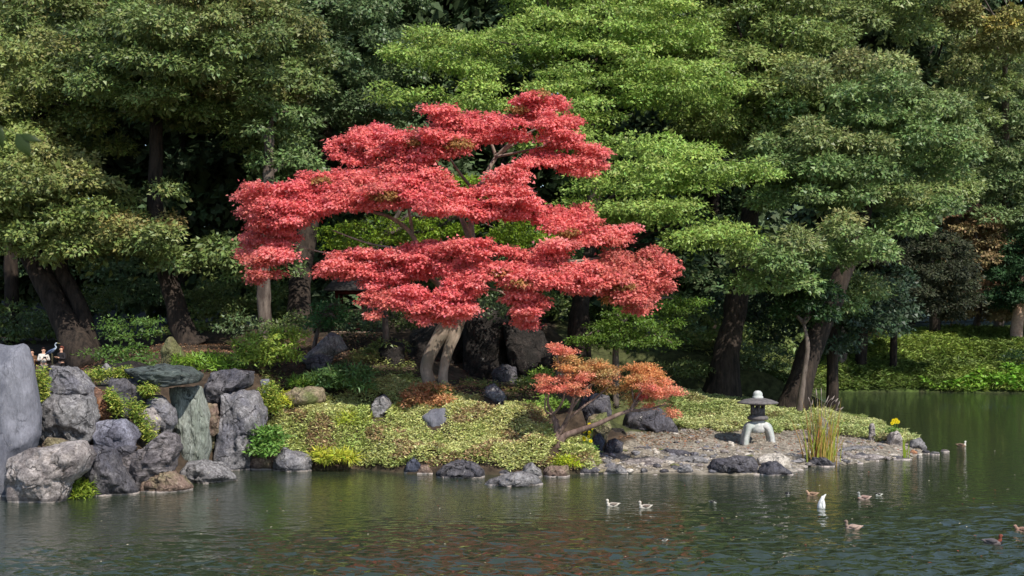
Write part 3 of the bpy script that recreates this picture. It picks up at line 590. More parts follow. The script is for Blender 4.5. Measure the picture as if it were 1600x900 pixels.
orn, pk, red_, olv = G(218, 154, 100), G(226, 150, 118), G(230, 134, 116), G(182, 154, 102)
for a in [(875, 548, 20, 14, 51, 9, pk, red_), (905, 568, 40, 18, 51, 20, orn, olv), (925, 590, 38, 16, 51.4, 16, olv, pk), (860, 600, 28, 16, 50.6, 13, red_, pk), (905, 600, 30, 18, 50.6, 15, red_, pk), (935, 580, 25, 16, 51.3, 10, orn, olv), (952, 605, 25, 16, 51.5, 7, olv, G(120, 80, 62)),
          (1005, 582, 34, 14, 51, 16, orn, orn), (1020, 600, 38, 16, 50.8, 18, orn, pk), (1035, 612, 32, 12, 50.7, 12, pk, red_), (985, 600, 25, 14, 51, 9, orn, olv), (1012, 640, 12, 6, 50.6, 2, red_, pk), (995, 620, 10, 8, 50.6, 2, G(210, 100, 124), red_), (1055, 640, 14, 14, 51.5, 3, olv, pk), (1000, 628, 40, 10, 51.5, 6, olv, olv)]:
    blob(mb, *a)
mb.build('crown', M_maple, broot)

# ------------------------------------------------------------------ rocks
def rockmat(name, c1, c2, c3=None, scale=2.6, stretch=(1, 1, 1), bump=.9, cscale=.9, crk=1.):
    m, t, b = newmat(name); L = t.links.new
    geo = N(t, 'ShaderNodeNewGeometry'); mp = N(t, 'ShaderNodeMapping'); mp.inputs['Scale'].default_value = stretch; L(geo.outputs['Position'], mp.inputs[0])
    def noise(sc, det=6, ro=.6, src=mp):
        n = N(t, 'ShaderNodeTexNoise'); n.inputs['Scale'].default_value = sc; n.inputs['Detail'].default_value = det; n.inputs['Roughness'].default_value = ro; L(src.outputs[0], n.inputs[0]); return n
    def ramp(src, a, b_, ca, cb):
        r = N(t, 'ShaderNodeValToRGB'); r.color_ramp.elements[0].position = a; r.color_ramp.elements[1].position = b_; r.color_ramp.elements[0].color = (*ca, 1); r.color_ramp.elements[1].color = (*cb, 1); L(src, r.inputs[0]); return r.outputs[0]
    def mix(f, A, B, mode='MIX', fv=1.):
        x = N(t, 'ShaderNodeMix', data_type='RGBA', blend_type=mode)
        if f is None: x.inputs['Factor'].default_value = fv
        else: L(f, x.inputs['Factor'])
        L(A, x.inputs['A']) if not isinstance(A, tuple) else setattr(x.inputs['A'], 'default_value', A)
        L(B, x.inputs['B']) if not isinstance(B, tuple) else setattr(x.inputs['B'], 'default_value', B)
        return x.outputs['Result']
    n1 = noise(scale, 8, .68); out = ramp(n1.outputs['Fac'], .38, .62, s2l(c1), s2l(c2))
    if c3 is not None: out = mix(ramp(noise(cscale, 4).outputs['Fac'], .48, .6, (0, 0, 0), (1, 1, 1)), out, (*s2l(c3), 1))
    n2 = noise(11, 6, .75); out = mix(None, out, ramp(n2.outputs['Fac'], .34, .66, (.42, .40, .39) if crk == 1 else (.74, .74, .74), (1.5, 1.5, 1.5) if crk == 1 else (1.1, 1.1, 1.1)), 'MULTIPLY')
    # pale lichen flecks
    lich = ramp(noise(3.1, 9, .8, geo).outputs['Fac'], .62, .66, (0, 0, 0), (.7, .7, .7)); out = mix(lich, out, (*s2l((186, 180, 168)), 1))
    # dark joints
    w_ = N(t, 'ShaderNodeVectorMath', operation='MULTIPLY_ADD'); L(noise(2.2, 4).outputs['Color'], w_.inputs[0]); w_.inputs[1].default_value = (.55, .55, .55); L(mp.outputs[0], w_.inputs[2])
    vo = N(t, 'ShaderNodeTexVoronoi', feature='DISTANCE_TO_EDGE'); vo.inputs['Scale'].default_value = 1.15; L(w_.outputs[0], vo.inputs['Vector'])
    ck = ramp(vo.outputs['Distance'], .0, .035, (1, 1, 1), (0, 0, 0)); ckm = N(t, 'ShaderNodeMath', operation='MULTIPLY'); L(ck, ckm.inputs[0]); L(ramp(noise(1.3, 3, .5, geo).outputs['Fac'], .46, .56, (0, 0, 0), (crk, crk, crk)), ckm.inputs[1])
    out = mix(ckm.outputs[0], out, (*(s2l(c1)*.35), 1))
    sx = N(t, 'ShaderNodeSeparateXYZ'); L(geo.outputs['Position'], sx.inputs[0])
    nn = noise(2.5, 3, .5, geo)
    for hgt, off, colr, fac in ((.30, -.02, (*(s2l(c1)*.45), 1), .6), (.05, .02, (*s2l((200, 186, 176)), 1), .8)):
        ad = N(t, 'ShaderNodeMath', operation='MULTIPLY_ADD'); L(nn.outputs['Fac'], ad.inputs[0]); ad.inputs[1].default_value = hgt; ad.inputs[2].default_value = off
        cp = N(t, 'ShaderNodeMath', operation='LESS_THAN'); L(sx.outputs['Z'], cp.inputs[0]); L(ad.outputs[0], cp.inputs[1])
        ml = N(t, 'ShaderNodeMath', operation='MULTIPLY'); L(cp.outputs[0], ml.inputs[0]); ml.inputs[1].default_value = fac
        out = mix(ml.outputs[0], out, colr)
    L(out, b.inputs['Base Color'])
    b1 = N(t, 'ShaderNodeBump'); b1.inputs['Strength'].default_value = bump; b1.inputs['Distance'].default_value = .16; L(n1.outputs['Fac'], b1.inputs['Height'])
    b2 = N(t, 'ShaderNodeBump'); b2.inputs['Strength'].default_value = bump; b2.inputs['Distance'].default_value = .05; L(n2.outputs['Fac'], b2.inputs['Height']); L(b1.outputs[0], b2.inputs['Normal'])
    b3 = N(t, 'ShaderNodeBump'); b3.invert = True; b3.inputs['Strength'].default_value = .9; b3.inputs['Distance'].default_value = .05; L(ckm.outputs[0], b3.inputs['Height']); L(b2.outputs[0], b3.inputs['Normal'])
    L(b3.outputs[0], b.inputs['Normal']); b.inputs['Roughness'].default_value = .85; b.inputs['Specular IOR Level'].default_value = .25
    return m
RM = {
 'slab': rockmat('slate_grey_rock', (112, 112, 119), (132, 131, 138), (100, 100, 108), 1.6, (1.3, 1.3, .5), .5, crk=.3),
 'grey': rockmat('grey_rock', (102, 100, 100), (156, 152, 150), (122, 118, 118)),
 'mauve': rockmat('mauve_rock', (98, 96, 98), (154, 150, 150), (114, 112, 118)),
 'light': rockmat('light_rock', (138, 130, 126), (176, 166, 160), (118, 110, 108)),
 'dark': rockmat('dark_rock', (66, 64, 68), (110, 106, 108), (84, 82, 88)),
 'black': rockmat('shade_darkened_rock', (30, 27, 25), (58, 52, 48), (40, 37, 34)),  # shade under the trees is put into this rock colour
 'green': rockmat('green_schist', (116, 122, 114), (156, 160, 150), (126, 132, 120), 2.2, (1.6, 1.6, .3)),
 'cap': rockmat('dark_green_schist', (66, 74, 72), (96, 104, 98), (80, 86, 84), 3, (.35, 1.2, 1.6)),
 'striated': rockmat('striated_rock', (86, 81, 82), (148, 140, 139), (102, 96, 98), 3.4, (.5, 1.2, 1.8), 1.),
 'brown': rockmat('brown_rock', (112, 92, 82), (150, 128, 112), (130, 120, 92)),
 'orange': rockmat('rusty_rock', (150, 98, 66), (186, 140, 108), (120, 92, 78)),
 'lav': rockmat('lavender_rock', (116, 116, 128), (152, 150, 160), (104, 102, 112)),
 'moss': rockmat('mossy_rock', (92, 92, 60), (126, 124, 84), (104, 96, 74)),
 'blue': rockmat('wet_blue_rock', (56, 60, 72), (86, 88, 100), (72, 72, 80)),
 'tan': rockmat('tan_rock', (126, 114, 92), (158, 142, 118), (108, 112, 70)),
 'white': rockmat('white_rock', (196, 186, 172), (216, 206, 192), (182, 172, 158)),
}
def rock(poly, Y, mat, label, dep=None, name='boulder', sub=4, facets=10, rough=.05, group=None, strat=None, sink=.35, relief=None):
    poly = np.array(poly, float); cx, cy = (poly[:, 0].min()+poly[:, 0].max())/2, (poly[:, 1].min()+poly[:, 1].max())/2
    W_ = (poly[:, 0].max()-poly[:, 0].min())/F*Y; H_ = (poly[:, 1].max()-poly[:, 1].min())/F*Y
    dep = dep or .5*(.6*W_+.4*min(W_, H_)); Y = Y+dep*.35; seed = int(abs(cx*7+cy*13))
    big = max(W_, H_); sub = 5 if big > 1.9 and Y < 53 else (4 if big > .55 else 3)
    Vs, Fc = ico(sub); V = Vs.copy(); rg = np.random.default_rng(seed)
    # facet the unit ball with random planes
    for _ in range(facets):
        n = nrmz(rg.normal(size=3)); dlt = rg.uniform(.66, .9)
        ex = V@n-dlt; V = V-np.where(ex > 0, ex*.92, 0)[:, None]*n
    for _ in range(facets*2):
        n = nrmz(rg.normal(size=3)); dlt = rg.uniform(.84, .97)
        ex = V@n-dlt; V = V-np.where(ex > 0, ex*.95, 0)[:, None]*n
    V += nrmz(V)*(fbm(Vs*1.6+seed, 4, seed, .55)*rough)[:, None]
    # radial map of the outline
    ang = np.linspace(-math.pi, math.pi, 181)
    rad = np.zeros(181)
    for k, a in enumerate(ang):
        dx, dy = math.cos(a), -math.sin(a); best = 0
        for p, q_ in zip(poly, np.roll(poly, -1, 0)):
            e = q_-p; den = dx*e[1]-dy*e[0]
            if abs(den) < 1e-9: continue
            t_ = ((p[0]-cx)*e[1]-(p[1]-cy)*e[0])/den; u_ = ((p[0]-cx)*dy-(p[1]-cy)*dx)/den
            if t_ > 0 and -1e-6 <= u_ <= 1+1e-6: best = max(best, t_)
        rad[k] = best or 5
    th = np.arctan2(V[:, 2], V[:, 0]); ra = np.interp(th, ang, rad)
    rh = np.hypot(V[:, 0], V[:, 2]); rmax = np.interp(th, *(lambda b: (b[0], b[1]))(_sil(th, rh)))
    k_ = rh/rmax; k_ = np.clip(k_, 0, 1)**.85
    X = k_*ra*np.cos(th)/F*Y; Z = k_*ra*np.sin(th)/F*Y; D = np.sign(V[:, 1])*np.abs(V[:, 1])**.8*dep
    W3 = np.stack([X, D, Z], 1)
    # fine relief: ridges and cracks in metres
    nrm = nrmz(Vs); q3 = (W3+np.array((cx, cy, Y))*.37)
    st = np.array((1, 1, 1.)) if strat is None else np.array(strat)
    bs = min(big, 2.4); r0 = relief or (1 if facets > 6 else .5)
    rel = (1-np.abs(fbm(q3*1.5*st, 4, seed+3, .6))*1.9)*.042*bs*r0+fbm(q3*5*st, 3, seed+9)*.03*bs*r0
    st2 = np.floor(fbm(q3*.9*st, 2, seed+5)*4)/4; rel += st2*.065*bs*r0
    for kk, fr in ((0, .9), (1, 2.1)):
        crack = np.abs(vnoise((q3+.12*fbm(q3*3, 2, seed)[:, None])*fr*st, seed+21+kk)); rel -= np.clip(.06-crack, 0, 1)/.06*.09/(1+kk)*bs*r0
    W3 += nrm*np.array((.35, 1., .45))*rel[:, None]
    lowz = W3[:, 2].min(); m = np.clip((lowz*.55-W3[:, 2])/abs(lowz*.45+1e-6), 0, 1); W3[:, 2] -= m*sink
    C0 = P(cx, cy, Y); C0[0] += (800-cx)/F*dep*.4
    o = mesh(name, W3+C0, [Fc], mat, None, None, relief is not None or sub < 4)
    o.data.transform(Matrix.Translation(-Vector(C0))); o.location = C0
    return tag(o, label, 'rock', group)
def _sil(th, rh):
    b = np.linspace(-math.pi, math.pi, 73); m = np.zeros(73); idx = np.clip(np.round((th+math.pi)/(2*math.pi)*72).astype(int), 0, 72)
    np.maximum.at(m, idx, rh); m[0] = m[72] = max(m[0], m[72]); m[m == 0] = m.max()
    m2 = np.maximum(m, np.maximum(np.roll(m, 1), np.roll(m, -1)))
    return b, m2
ROCKS = [
 ([(960, 728), (975, 719), (1030, 716), (1052, 724), (1045, 733), (975, 735)], 51.6, 'light', 'broad pale flat slab among the cobbles below the orange bush tree', {}),
 ([(1022, 722), (1050, 712), (1100, 713), (1106, 722), (1060, 728)], 52.8, 'grey', 'grey flat slab left of the long dark one below the lantern', {}),
 ([(1240, 722), (1262, 714), (1275, 716), (1262, 726)], 53.6, 'light', 'small flat slab between the whitish stone and the reeds', {}),
 ([(1318, 722), (1330, 712), (1372, 709), (1392, 714), (1372, 721), (1335, 726)], 54.6, 'light', 'long pale flat slab at the waterline right of the reeds', {}),
 ([(1310, 704), (1335, 696), (1370, 697), (1372, 705), (1330, 709)], 57.2, 'grey', 'grey flat slab in the gravel right of the reeds', {}),
 ([(-60, 541), (-20, 536), (8, 539), (35, 536), (40, 545), (44, 562), (47, 600), (52, 640), (52, 680), (44, 704), (30, 722), (24, 790), (-60, 790)], 43.8, 'slab', 'tall smooth blue-grey slab standing at the left edge', dict(dep=1.1, facets=3, rough=.02, relief=.3)),
 ([(4, 738), (8, 715), (35, 700), (60, 697), (100, 692), (125, 690), (133, 712), (128, 735), (108, 752), (100, 776), (65, 788), (8, 788)], 42.2, 'light', 'big pale boulder in the water at the front left', dict(dep=1.2)),
 ([(80, 570), (95, 572), (110, 570), (130, 590), (147, 608), (152, 622), (140, 632), (110, 628), (80, 628), (70, 615), (76, 595)], 47.2, 'mauve', 'craggy mauve boulder balanced on top of the round one', dict(rough=.12)),
 ([(62, 625), (85, 614), (140, 620), (147, 650), (145, 680), (125, 692), (90, 692), (60, 680), (52, 660), (56, 640)], 46, 'grey', 'round grey boulder with a pale oval face beside the tall slab', dict(dep=1.2)),
 ([(148, 603), (165, 612), (172, 650), (160, 660), (148, 642)], 47.5, 'orange', 'rusty orange stone wedged beside the round boulder', {}),
 ([(143, 658), (195, 654), (217, 680), (212, 697), (170, 700), (145, 694)], 46, 'lav', 'lavender grey block under the grass tufts in the left rockery', {}),
 ([(124, 694), (175, 697), (192, 735), (212, 768), (150, 776), (130, 762), (126, 720)], 44, 'dark', 'dark cracked rock right of the big front boulder', dict(dep=1.0)),
 ([(183, 745), (180, 715), (220, 700), (255, 673), (275, 675), (280, 700), (265, 738), (235, 755), (212, 758)], 45, 'striated', 'slanting striated rock in the left rockery', dict(strat=(1.6, 1, 1.6))),
 ([(208, 750), (228, 738), (255, 729), (282, 745), (298, 760), (290, 768), (240, 769), (210, 769)], 44.9, 'brown', 'low brown rock with a mossy rim at the waterline', {}),
 ([(280, 738), (290, 722), (315, 718), (345, 725), (368, 748), (330, 754), (288, 751)], 47.4, 'grey', 'low grey rock in the water before the green upright stone', {}),
 ([(262, 603), (312, 602), (325, 650), (327, 700), (317, 722), (285, 730), (272, 700), (266, 650)], 50.3, 'green', 'pale green upright stone under the flat capstone', dict(dep=.7, facets=6, strat=(1.6, 1, .4))),
 ([(188, 576), (240, 571), (290, 573), (312, 584), (308, 598), (260, 604), (222, 605), (212, 592)], 49.2, 'cap', 'flat dark green capstone lying across the upright stones', dict(dep=1.3, sink=0, strat=(.4, 1, 2))),
 ([(316, 602), (330, 582), (360, 575), (395, 580), (392, 603), (365, 614), (340, 630), (318, 627)], 51.8, 'dark', 'dark layered rock perched between the two upright stones', {}),
 ([(343, 614), (365, 608), (400, 610), (413, 640), (412, 665), (396, 690), (388, 734), (355, 734), (330, 726), (335, 690), (342, 650)], 51.3, 'mauve', 'tall rough upright stone at the right end of the rockery', dict(dep=.9, strat=(1.5, 1, .5))),
 ([(213, 642), (235, 635), (250, 655), (245, 690), (225, 672)], 48, 'light', 'beige grey stone beside the grass tufts in the rockery', {}),
 ([(226, 618), (250, 618), (270, 638), (273, 662), (257, 680), (243, 660), (228, 638)], 48.8, 'mauve', 'rounded mauve rock left of the green upright stone', {}),
 ([(196, 592), (217, 590), (228, 610), (236, 632), (212, 640), (194, 620)], 49.2, 'dark', 'purple brown stone tucked under the left end of the capstone', {}),
 ([(170, 592), (196, 590), (208, 605), (200, 640), (178, 640), (168, 615)], 48.8, 'dark', 'shaded split stone right of the rusty one', {}),
 ([(156, 590), (158, 572), (166, 567), (175, 578), (176, 590)], 51.5, 'grey', 'small grey pointed stone among yellow tufts on the rockery top', {}),
 ([(249, 548), (257, 532), (265, 524), (275, 537), (288, 556), (286, 576), (250, 576)], 57, 'moss', 'mossy pointed stone in front of the flared trunk', {}),
 ([(316, 630), (339, 630), (342, 668), (324, 670)], 51, 'brown', 'small brown stone between the two upright stones', {}),
 ([(322, 668), (338, 665), (336, 700), (322, 722)], 51.4, 'tan', 'narrow tan stone low between the two upright stones', {}),
 ([(392, 712), (410, 706), (428, 710), (432, 733), (391, 734)], 51.4, 'brown', 'brown shore stone at the foot of the tall upright stone', {}),
 ([(421, 722), (432, 710), (445, 698), (468, 706), (486, 713), (488, 735), (420, 735)], 51, 'mauve', 'mauve shore rock with a peaked top left of the grassy slope', {}),
 ([(468, 562), (490, 540), (513, 519), (530, 522), (541, 546), (520, 556), (512, 576), (480, 582)], 59, 'grey', 'large leaning boulder on the crest of the slope', {}),
 ([(478, 560), (500, 552), (516, 562), (513, 582), (495, 588), (478, 576)], 58, 'dark', 'dark knobbly rock in front of the leaning hillside boulder', {}),
 ([(436, 618), (460, 604), (505, 604), (508, 628), (475, 642), (432, 640)], 54, 'tan', 'tan earthy boulder on the left of the slope', {}),
 ([(405, 592), (420, 592), (421, 612), (407, 612)], 54.2, 'slab', 'little blue-grey block left of the tan boulder', {}),
 ([(574, 643), (586, 622), (600, 616), (612, 630), (606, 645), (592, 659), (578, 655)], 54, 'grey', 'pale grey standing stone in the middle of the slope', {}),
 ([(658, 650), (672, 640), (695, 637), (705, 655), (692, 674), (676, 682), (662, 667)], 53, 'slab', 'wedge-shaped cracked stone below the rusty bush', {}),
 ([(748, 622), (760, 604), (772, 598), (790, 614), (793, 637), (762, 636)], 56.6, 'mauve', 'dull mauve stone to the right of the maple trunk', {}),
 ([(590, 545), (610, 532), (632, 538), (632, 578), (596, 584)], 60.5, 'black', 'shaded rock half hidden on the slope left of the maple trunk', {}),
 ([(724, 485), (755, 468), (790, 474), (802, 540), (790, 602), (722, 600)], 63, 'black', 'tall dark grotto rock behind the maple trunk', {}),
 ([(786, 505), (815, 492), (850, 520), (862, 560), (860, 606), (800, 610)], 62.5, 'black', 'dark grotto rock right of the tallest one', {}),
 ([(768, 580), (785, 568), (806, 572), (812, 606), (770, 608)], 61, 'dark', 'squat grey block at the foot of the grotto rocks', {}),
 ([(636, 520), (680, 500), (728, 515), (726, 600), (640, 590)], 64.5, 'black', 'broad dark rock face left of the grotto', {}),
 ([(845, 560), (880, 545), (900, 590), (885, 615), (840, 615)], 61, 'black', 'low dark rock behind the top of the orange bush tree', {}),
 ([(628, 742), (636, 722), (646, 713), (658, 725), (655, 744)], 50.2, 'blue', 'dark blue wet stone with a sharp peak at the shore', {}),
 ([(650, 744), (655, 727), (668, 726), (680, 743)], 50, 'brown', 'reddish brown stone leaning on the dark blue one', {}),
 ([(679, 740), (690, 728), (708, 720), (740, 720), (757, 735), (757, 747), (685, 749)], 48.8, 'dark', 'wide dark dome-shaped shore rock with a pale waterline', {}),
 ([(754, 758), (762, 750), (785, 742), (812, 738), (838, 742), (848, 757), (800, 763)], 46.6, 'grey', 'flat grey rock lying out in the water', {}),
 ([(768, 740), (790, 730), (810, 738), (795, 744), (772, 745)], 49.8, 'dark', 'thin dark stone behind the flat water rock', {}),
 ([(812, 742), (820, 728), (832, 722), (846, 735), (849, 746), (815, 748)], 49, 'grey', 'peaked grey stone behind the right end of the flat water rock', {}),
 ([(848, 737), (855, 728), (888, 727), (891, 747), (849, 748)], 49, 'brown', 'squarish brown stone at the shore below the orange bush tree', {}),
 ([(902, 738), (912, 729), (932, 728), (942, 737), (935, 743), (903, 743)], 50, 'dark', 'low dark shore stone right of the squarish brown one', {}),
 ([(942, 740), (950, 730), (968, 725), (984, 736), (984, 743), (943, 743)], 50, 'grey', 'low rounded shore stone at the left of the cobbles', {}),
 ([(1056, 740), (1062, 729), (1078, 725), (1085, 738), (1083, 743)], 50, 'grey', 'low shore stone at the middle of the cobbles', {}),
 ([(1108, 732), (1116, 717), (1150, 713), (1180, 714), (1189, 726), (1183, 742), (1114, 742)], 50, 'dark', 'long dark flat-topped slab at the shore below the lantern', {}),
 ([(1184, 716), (1200, 709), (1222, 708), (1238, 716), (1242, 733), (1228, 736), (1205, 735), (1186, 728)], 51, 'white', 'whitish curved stone at the shore below the lantern', dict(facets=5)),
 ([(1184, 742), (1192, 725), (1205, 718), (1218, 722), (1236, 736), (1243, 743), (1200, 746)], 49.6, 'dark', 'dark lumpy rock in front of the whitish curved stone', {}),
 ([(1260, 730), (1270, 713), (1288, 711), (1306, 725), (1304, 731)], 52.5, 'dark', 'dark stone at the foot of the reeds', {}),
 ([(1272, 690), (1276, 665), (1285, 650), (1293, 657), (1297, 690)], 59.5, 'grey', 'grey standing stone half hidden behind the reeds', {}),
 ([(1356, 690), (1360, 662), (1366, 661), (1371, 690)], 60.3, 'light', 'thin upright stone at the edge of the bamboo grass', {}),
 ([(1386, 695), (1391, 676), (1402, 672), (1411, 682), (1412, 696)], 58.8, 'light', 'upright blocky stone under the yellow flowers near the tip', {}),
 ([(1372, 693), (1377, 681), (1388, 681), (1391, 694)], 60, 'grey', 'small grey stone left of the upright block near the tip', {}),
 ([(1420, 700), (1426, 688), (1440, 683), (1449, 696), (1447, 704)], 58.6, 'grey', 'jagged grey stone at the tip of the spit', {}),
 ([(1420, 712), (1421, 706), (1427, 702), (1434, 706), (1434, 713)], 56.8, 'orange', 'round tan stone at the water near the tip', dict(facets=4)),
 ([(1433, 716), (1434, 710), (1440, 708), (1442, 715)], 55.8, 'white', 'tiny white stone beside the round tan one', dict(facets=4)),
 ([(1438, 711), (1443, 703), (1453, 704), (1457, 711)], 57.4, 'dark', 'dark stone in the water off the tip', {}),
 ([(1452, 711), (1458, 705), (1468, 706), (1470, 711)], 57, 'grey', 'second stone in the row trailing off the tip', {}),
 ([(1468, 706), (1474, 702), (1483, 703), (1485, 706), (1476, 708)], 58.2, 'light', 'outermost pale flat stone of the row trailing off the tip', {}),
 ([(1394, 719), (1402, 715), (1424, 716), (1427, 719), (1410, 722)], 54.9, 'light', 'pale flat stone at the water below the tip', {}),
 ([(914, 665), (920, 650), (948, 644), (957, 668), (947, 686), (925, 678)], 54.5, 'tan', 'brownish block behind the crooked trunk of the bush tree', {}),
 ([(922, 700), (928, 680), (938, 676), (946, 690), (940, 704), (928, 707)], 53.3, 'blue', 'round blue-black stone behind the yellow flowers', {}),
 ([(942, 702), (950, 688), (962, 684), (976, 691), (974, 703)], 54.2, 'dark', 'smooth dark stone on the left of the beach', {}),
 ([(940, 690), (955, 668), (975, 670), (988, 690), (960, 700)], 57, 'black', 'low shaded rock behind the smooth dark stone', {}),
 ([(970, 672), (982, 645), (1010, 636), (1035, 636), (1050, 652), (1062, 674), (1020, 680)], 60, 'dark', 'large dark rock at the back of the beach', {}),
 ([(900, 648), (908, 622), (930, 612), (952, 618), (958, 650), (930, 656)], 57, 'dark', 'dark grey rock behind the branches of the bush tree', {}),
 ([(968, 708), (990, 697), (1020, 698), (1022, 708), (1000, 714)], 54.8, 'dark', 'flat dark stepping stone on the beach', dict(dep=.6)),
 ([(1015, 709), (1040, 701), (1078, 705), (1086, 711), (1040, 716)], 54.6, 'dark', 'long flat dark stone right of the stepping stone', dict(dep=.5)),
 ([(1070, 696), (1082, 683), (1100, 684), (1112, 695), (1090, 700)], 58, 'brown', 'rounded brown stone on the beach left of the lantern', {}),
 ([(1136, 694), (1139, 689), (1147, 691), (1148, 696)], 57.7, 'white', 'small whitish stone on the gravel left of the lantern', {}),
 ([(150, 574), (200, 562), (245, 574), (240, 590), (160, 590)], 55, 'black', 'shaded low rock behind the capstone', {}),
 ([(60, 698), (70, 682), (105, 688), (130, 690), (126, 705), (70, 705)], 44.8, 'brown', 'brown rubble stone wedged under the round boulder', {}),
 ([(180, 700), (195, 694), (213, 698), (208, 710), (186, 711)], 45.2, 'dark', 'small flat stone ledge under the lavender block', {}),
]
for r_ in ROCKS:
    rock(r_[0], r_[1], RM[r_[2]], r_[3], **r_[4])

# cobbles on the beach: parts of the ground
cob = []
mats = [RM['light'], RM['grey'], RM['mauve'], RM['white'], RM['tan'], RM['dark']]
for k in range(12):
    Vs, Fc = ico(2); V = Vs.copy(); rg = np.random.default_rng(50+k)
    for _ in range(7):
        n = nrmz(rg.normal(size=3)); ex = V@n-rg.uniform(.6, .9); V = V-np.where(ex > 0, ex, 0)[:, None]*n
    V = V*np.array((1, .8, .6))
    me_o = mesh('cobble', V, [Fc], mats[k % 6] if k % 6 != 5 or k > 6 else mats[0], None, None, True); cob.append(me_o.data); bpy.data.objects.remove(me_o)
n_c = 0; spots = []
while n_c < 270:
    x = R.uniform(935, 1440); y = R.uniform(704, 744) if R.random() < .75 else R.uniform(680, 744)
    if x > 1250: y = R.uniform(698, 728)
    Y = CAMZ*F/(y-HZ)*.985; X = (x-800)/F*Y
    z = GZ(X, Y)
    if z < -.12 or z > .8: continue
    s = R.uniform(.12, .27)*(1 if y > 712 else .6)
    if any((X-a)**2+(Y-b_)**2 < (s+c_)**2*.45 for a, b_, c_ in spots): continue
    spots.append((X, Y, s)); n_c += 1
    o = bpy.data.objects.new('cobble', cob[R.integers(12)]); COL.objects.link(o); o.parent = ground
    o.location = (X, Y, z+s*.12); o.scale = (s*R.uniform(.8, 1.4), s, s*R.uniform(.5, 1)); o.rotation_euler = (0, 0, R.uniform(0, 6.28))
# gravel: countless pebbles
mb = MB(); Vp = np.array(((1, 0, 0), (-1, 0, 0), (0, 1, 0), (0, -1, 0), (0, 0, 1), (0, 0, -1)), float); Fp = np.array(((0, 2, 4), (2, 1, 4), (1, 3, 4), (3, 0, 4)))
pp = R.uniform((3.2, 50, 0), (22, 63.5, 0), (26000, 3)); z = ground_z(pp[:, 0], pp[:, 1]); x_, y_ = proj(np.stack([pp[:, 0], pp[:, 1], z], 1))
ok = (z > -.03) & (z < .8) & inpoly(x_, y_, [(925, 705), (960, 680), (1060, 664), (1240, 668), (1345, 680), (1440, 692), (1450, 720), (1300, 735), (1230, 748), (925, 748)])
pp = pp[ok]; z = z[ok]
for p, zz in list(zip(pp, z))[:11000]:
    s = R.uniform(.03, .075); g_ = R.uniform(.7, 1.15)
    cc = (G(172, 160, 144) if R.random() < .88 else G(150, 104, 80) if p[1] > 56 else G(206, 198, 188))*g_
    mb.add(Vp*np.array((s, s*.8, s*.5))*(1+.25*R.normal(size=(len(Vp), 1)))+np.array((p[0], p[1], zz+s*.2)), [Fp], cc)
M_peb = noisemat('pebbles', (200, 200, 200), (255, 255, 255), 8, .9, .2, attr=True)
tag(mb.build('gravel', M_peb), 'loose gravel and pebbles scattered over the spit', None, None, 'stuff')

# ------------------------------------------------------------------ ground covers
def cover(name, label, poly, xr, yr, n, L_, W, col, col2, dead=None, hgt=.22, upright=.55, patch=.5, mat=M_sasa, dthr=.45, bushy=.18):
    p = R.uniform((xr[0], yr[0]), (xr[1], yr[1]), (n, 2)); z = ground_z(p[:, 0], p[:, 1])
    P3 = np.concatenate([p, z[:, None]], 1)
    bump = np.clip(fbm(P3*np.array((1.3, 1.3, 0)), 3, 31)+.5, 0, 1.5)*bushy
    x_, y_ = proj(P3+np.array((0, 0, .12))); ok = (z > .02)
    jx = 6*vnoise(P3*np.array((1.5, 1.5, 0)), 77)
    ok &= np.any([inpoly(x_, y_+jx, q_) for q_ in poly], 0)
    for q_ in ([(570, 662), (574, 640), (586, 620), (600, 614), (614, 630), (608, 650), (592, 663)], [(655, 652), (670, 638), (695, 635), (707, 655), (692, 678), (675, 684), (660, 668)], [(746, 622), (760, 602), (772, 596), (792, 612), (795, 640), (760, 640)], [(434, 618), (460, 602), (507, 602), (510, 628), (475, 644), (430, 642)],
               [(856, 719), (862, 690), (878, 690), (878, 712), (870, 720)], [(913, 668), (920, 650), (948, 644), (957, 668), (947, 688), (925, 700)], [(1270, 692), (1276, 664), (1285, 648), (1295, 656), (1299, 692)]):
        q_ = np.array(q_, float); q_ = q_.mean(0)+(q_-q_.mean(0))*.84+np.array((0, 3)); ok &= ~inpoly(x_, y_, q_)
    P3 = P3[ok]; m = len(P3); P3[:, 2] += bump[ok]+R.random(m)*hgt
    a = R.uniform(0, 2*math.pi, m); d = np.stack([np.cos(a), np.sin(a), R.normal(size=m)*.4+upright*.6], 1)
    nrm = np.array((0, -.25, 1))+R.normal(size=(m, 3))*.45
    f = np.clip(.5+.9*fbm(P3*patch, 3, 41), 0, 1)[:, None]
    cc = np.asarray(col)*(1-f)+np.asarray(col2)*f
    if dead is not None:
        dz = (fbm(P3*.9, 3, 55) > dthr)[:, None] & (R.random((m, 1)) < .7); cc = np.where(dz, np.asarray(dead), cc)
    cc = cc*np.exp(.3*R.normal(size=(m, 1)))*(1+.05*R.normal(size=(m, 3)))
    s = .6+.8*R.random(m)
    mb = MB(); leaves(mb, P3, d, nrm, L_*s, W*s, cc.clip(.01, .8)); return tag(mb.build(name, mat), label, None, None, 'stuff')
mound = [(402, 716), (418, 655), (440, 642), (520, 625), (560, 600), (640, 596), (700, 612), (760, 622), (850, 648), (868, 690), (925, 690), (938, 730), (900, 738), (860, 732), (800, 736), (760, 730), (690, 728), (650, 722), (600, 736), (480, 736), (420, 728)]
cover('bamboo_grass', 'pale-edged dwarf bamboo covering the mound below the maple', [mound], (-22, 8), (49.5, 60), 330000, .135, .044, G(168, 180, 100), G(200, 200, 132), G(166, 142, 104), dthr=.3)
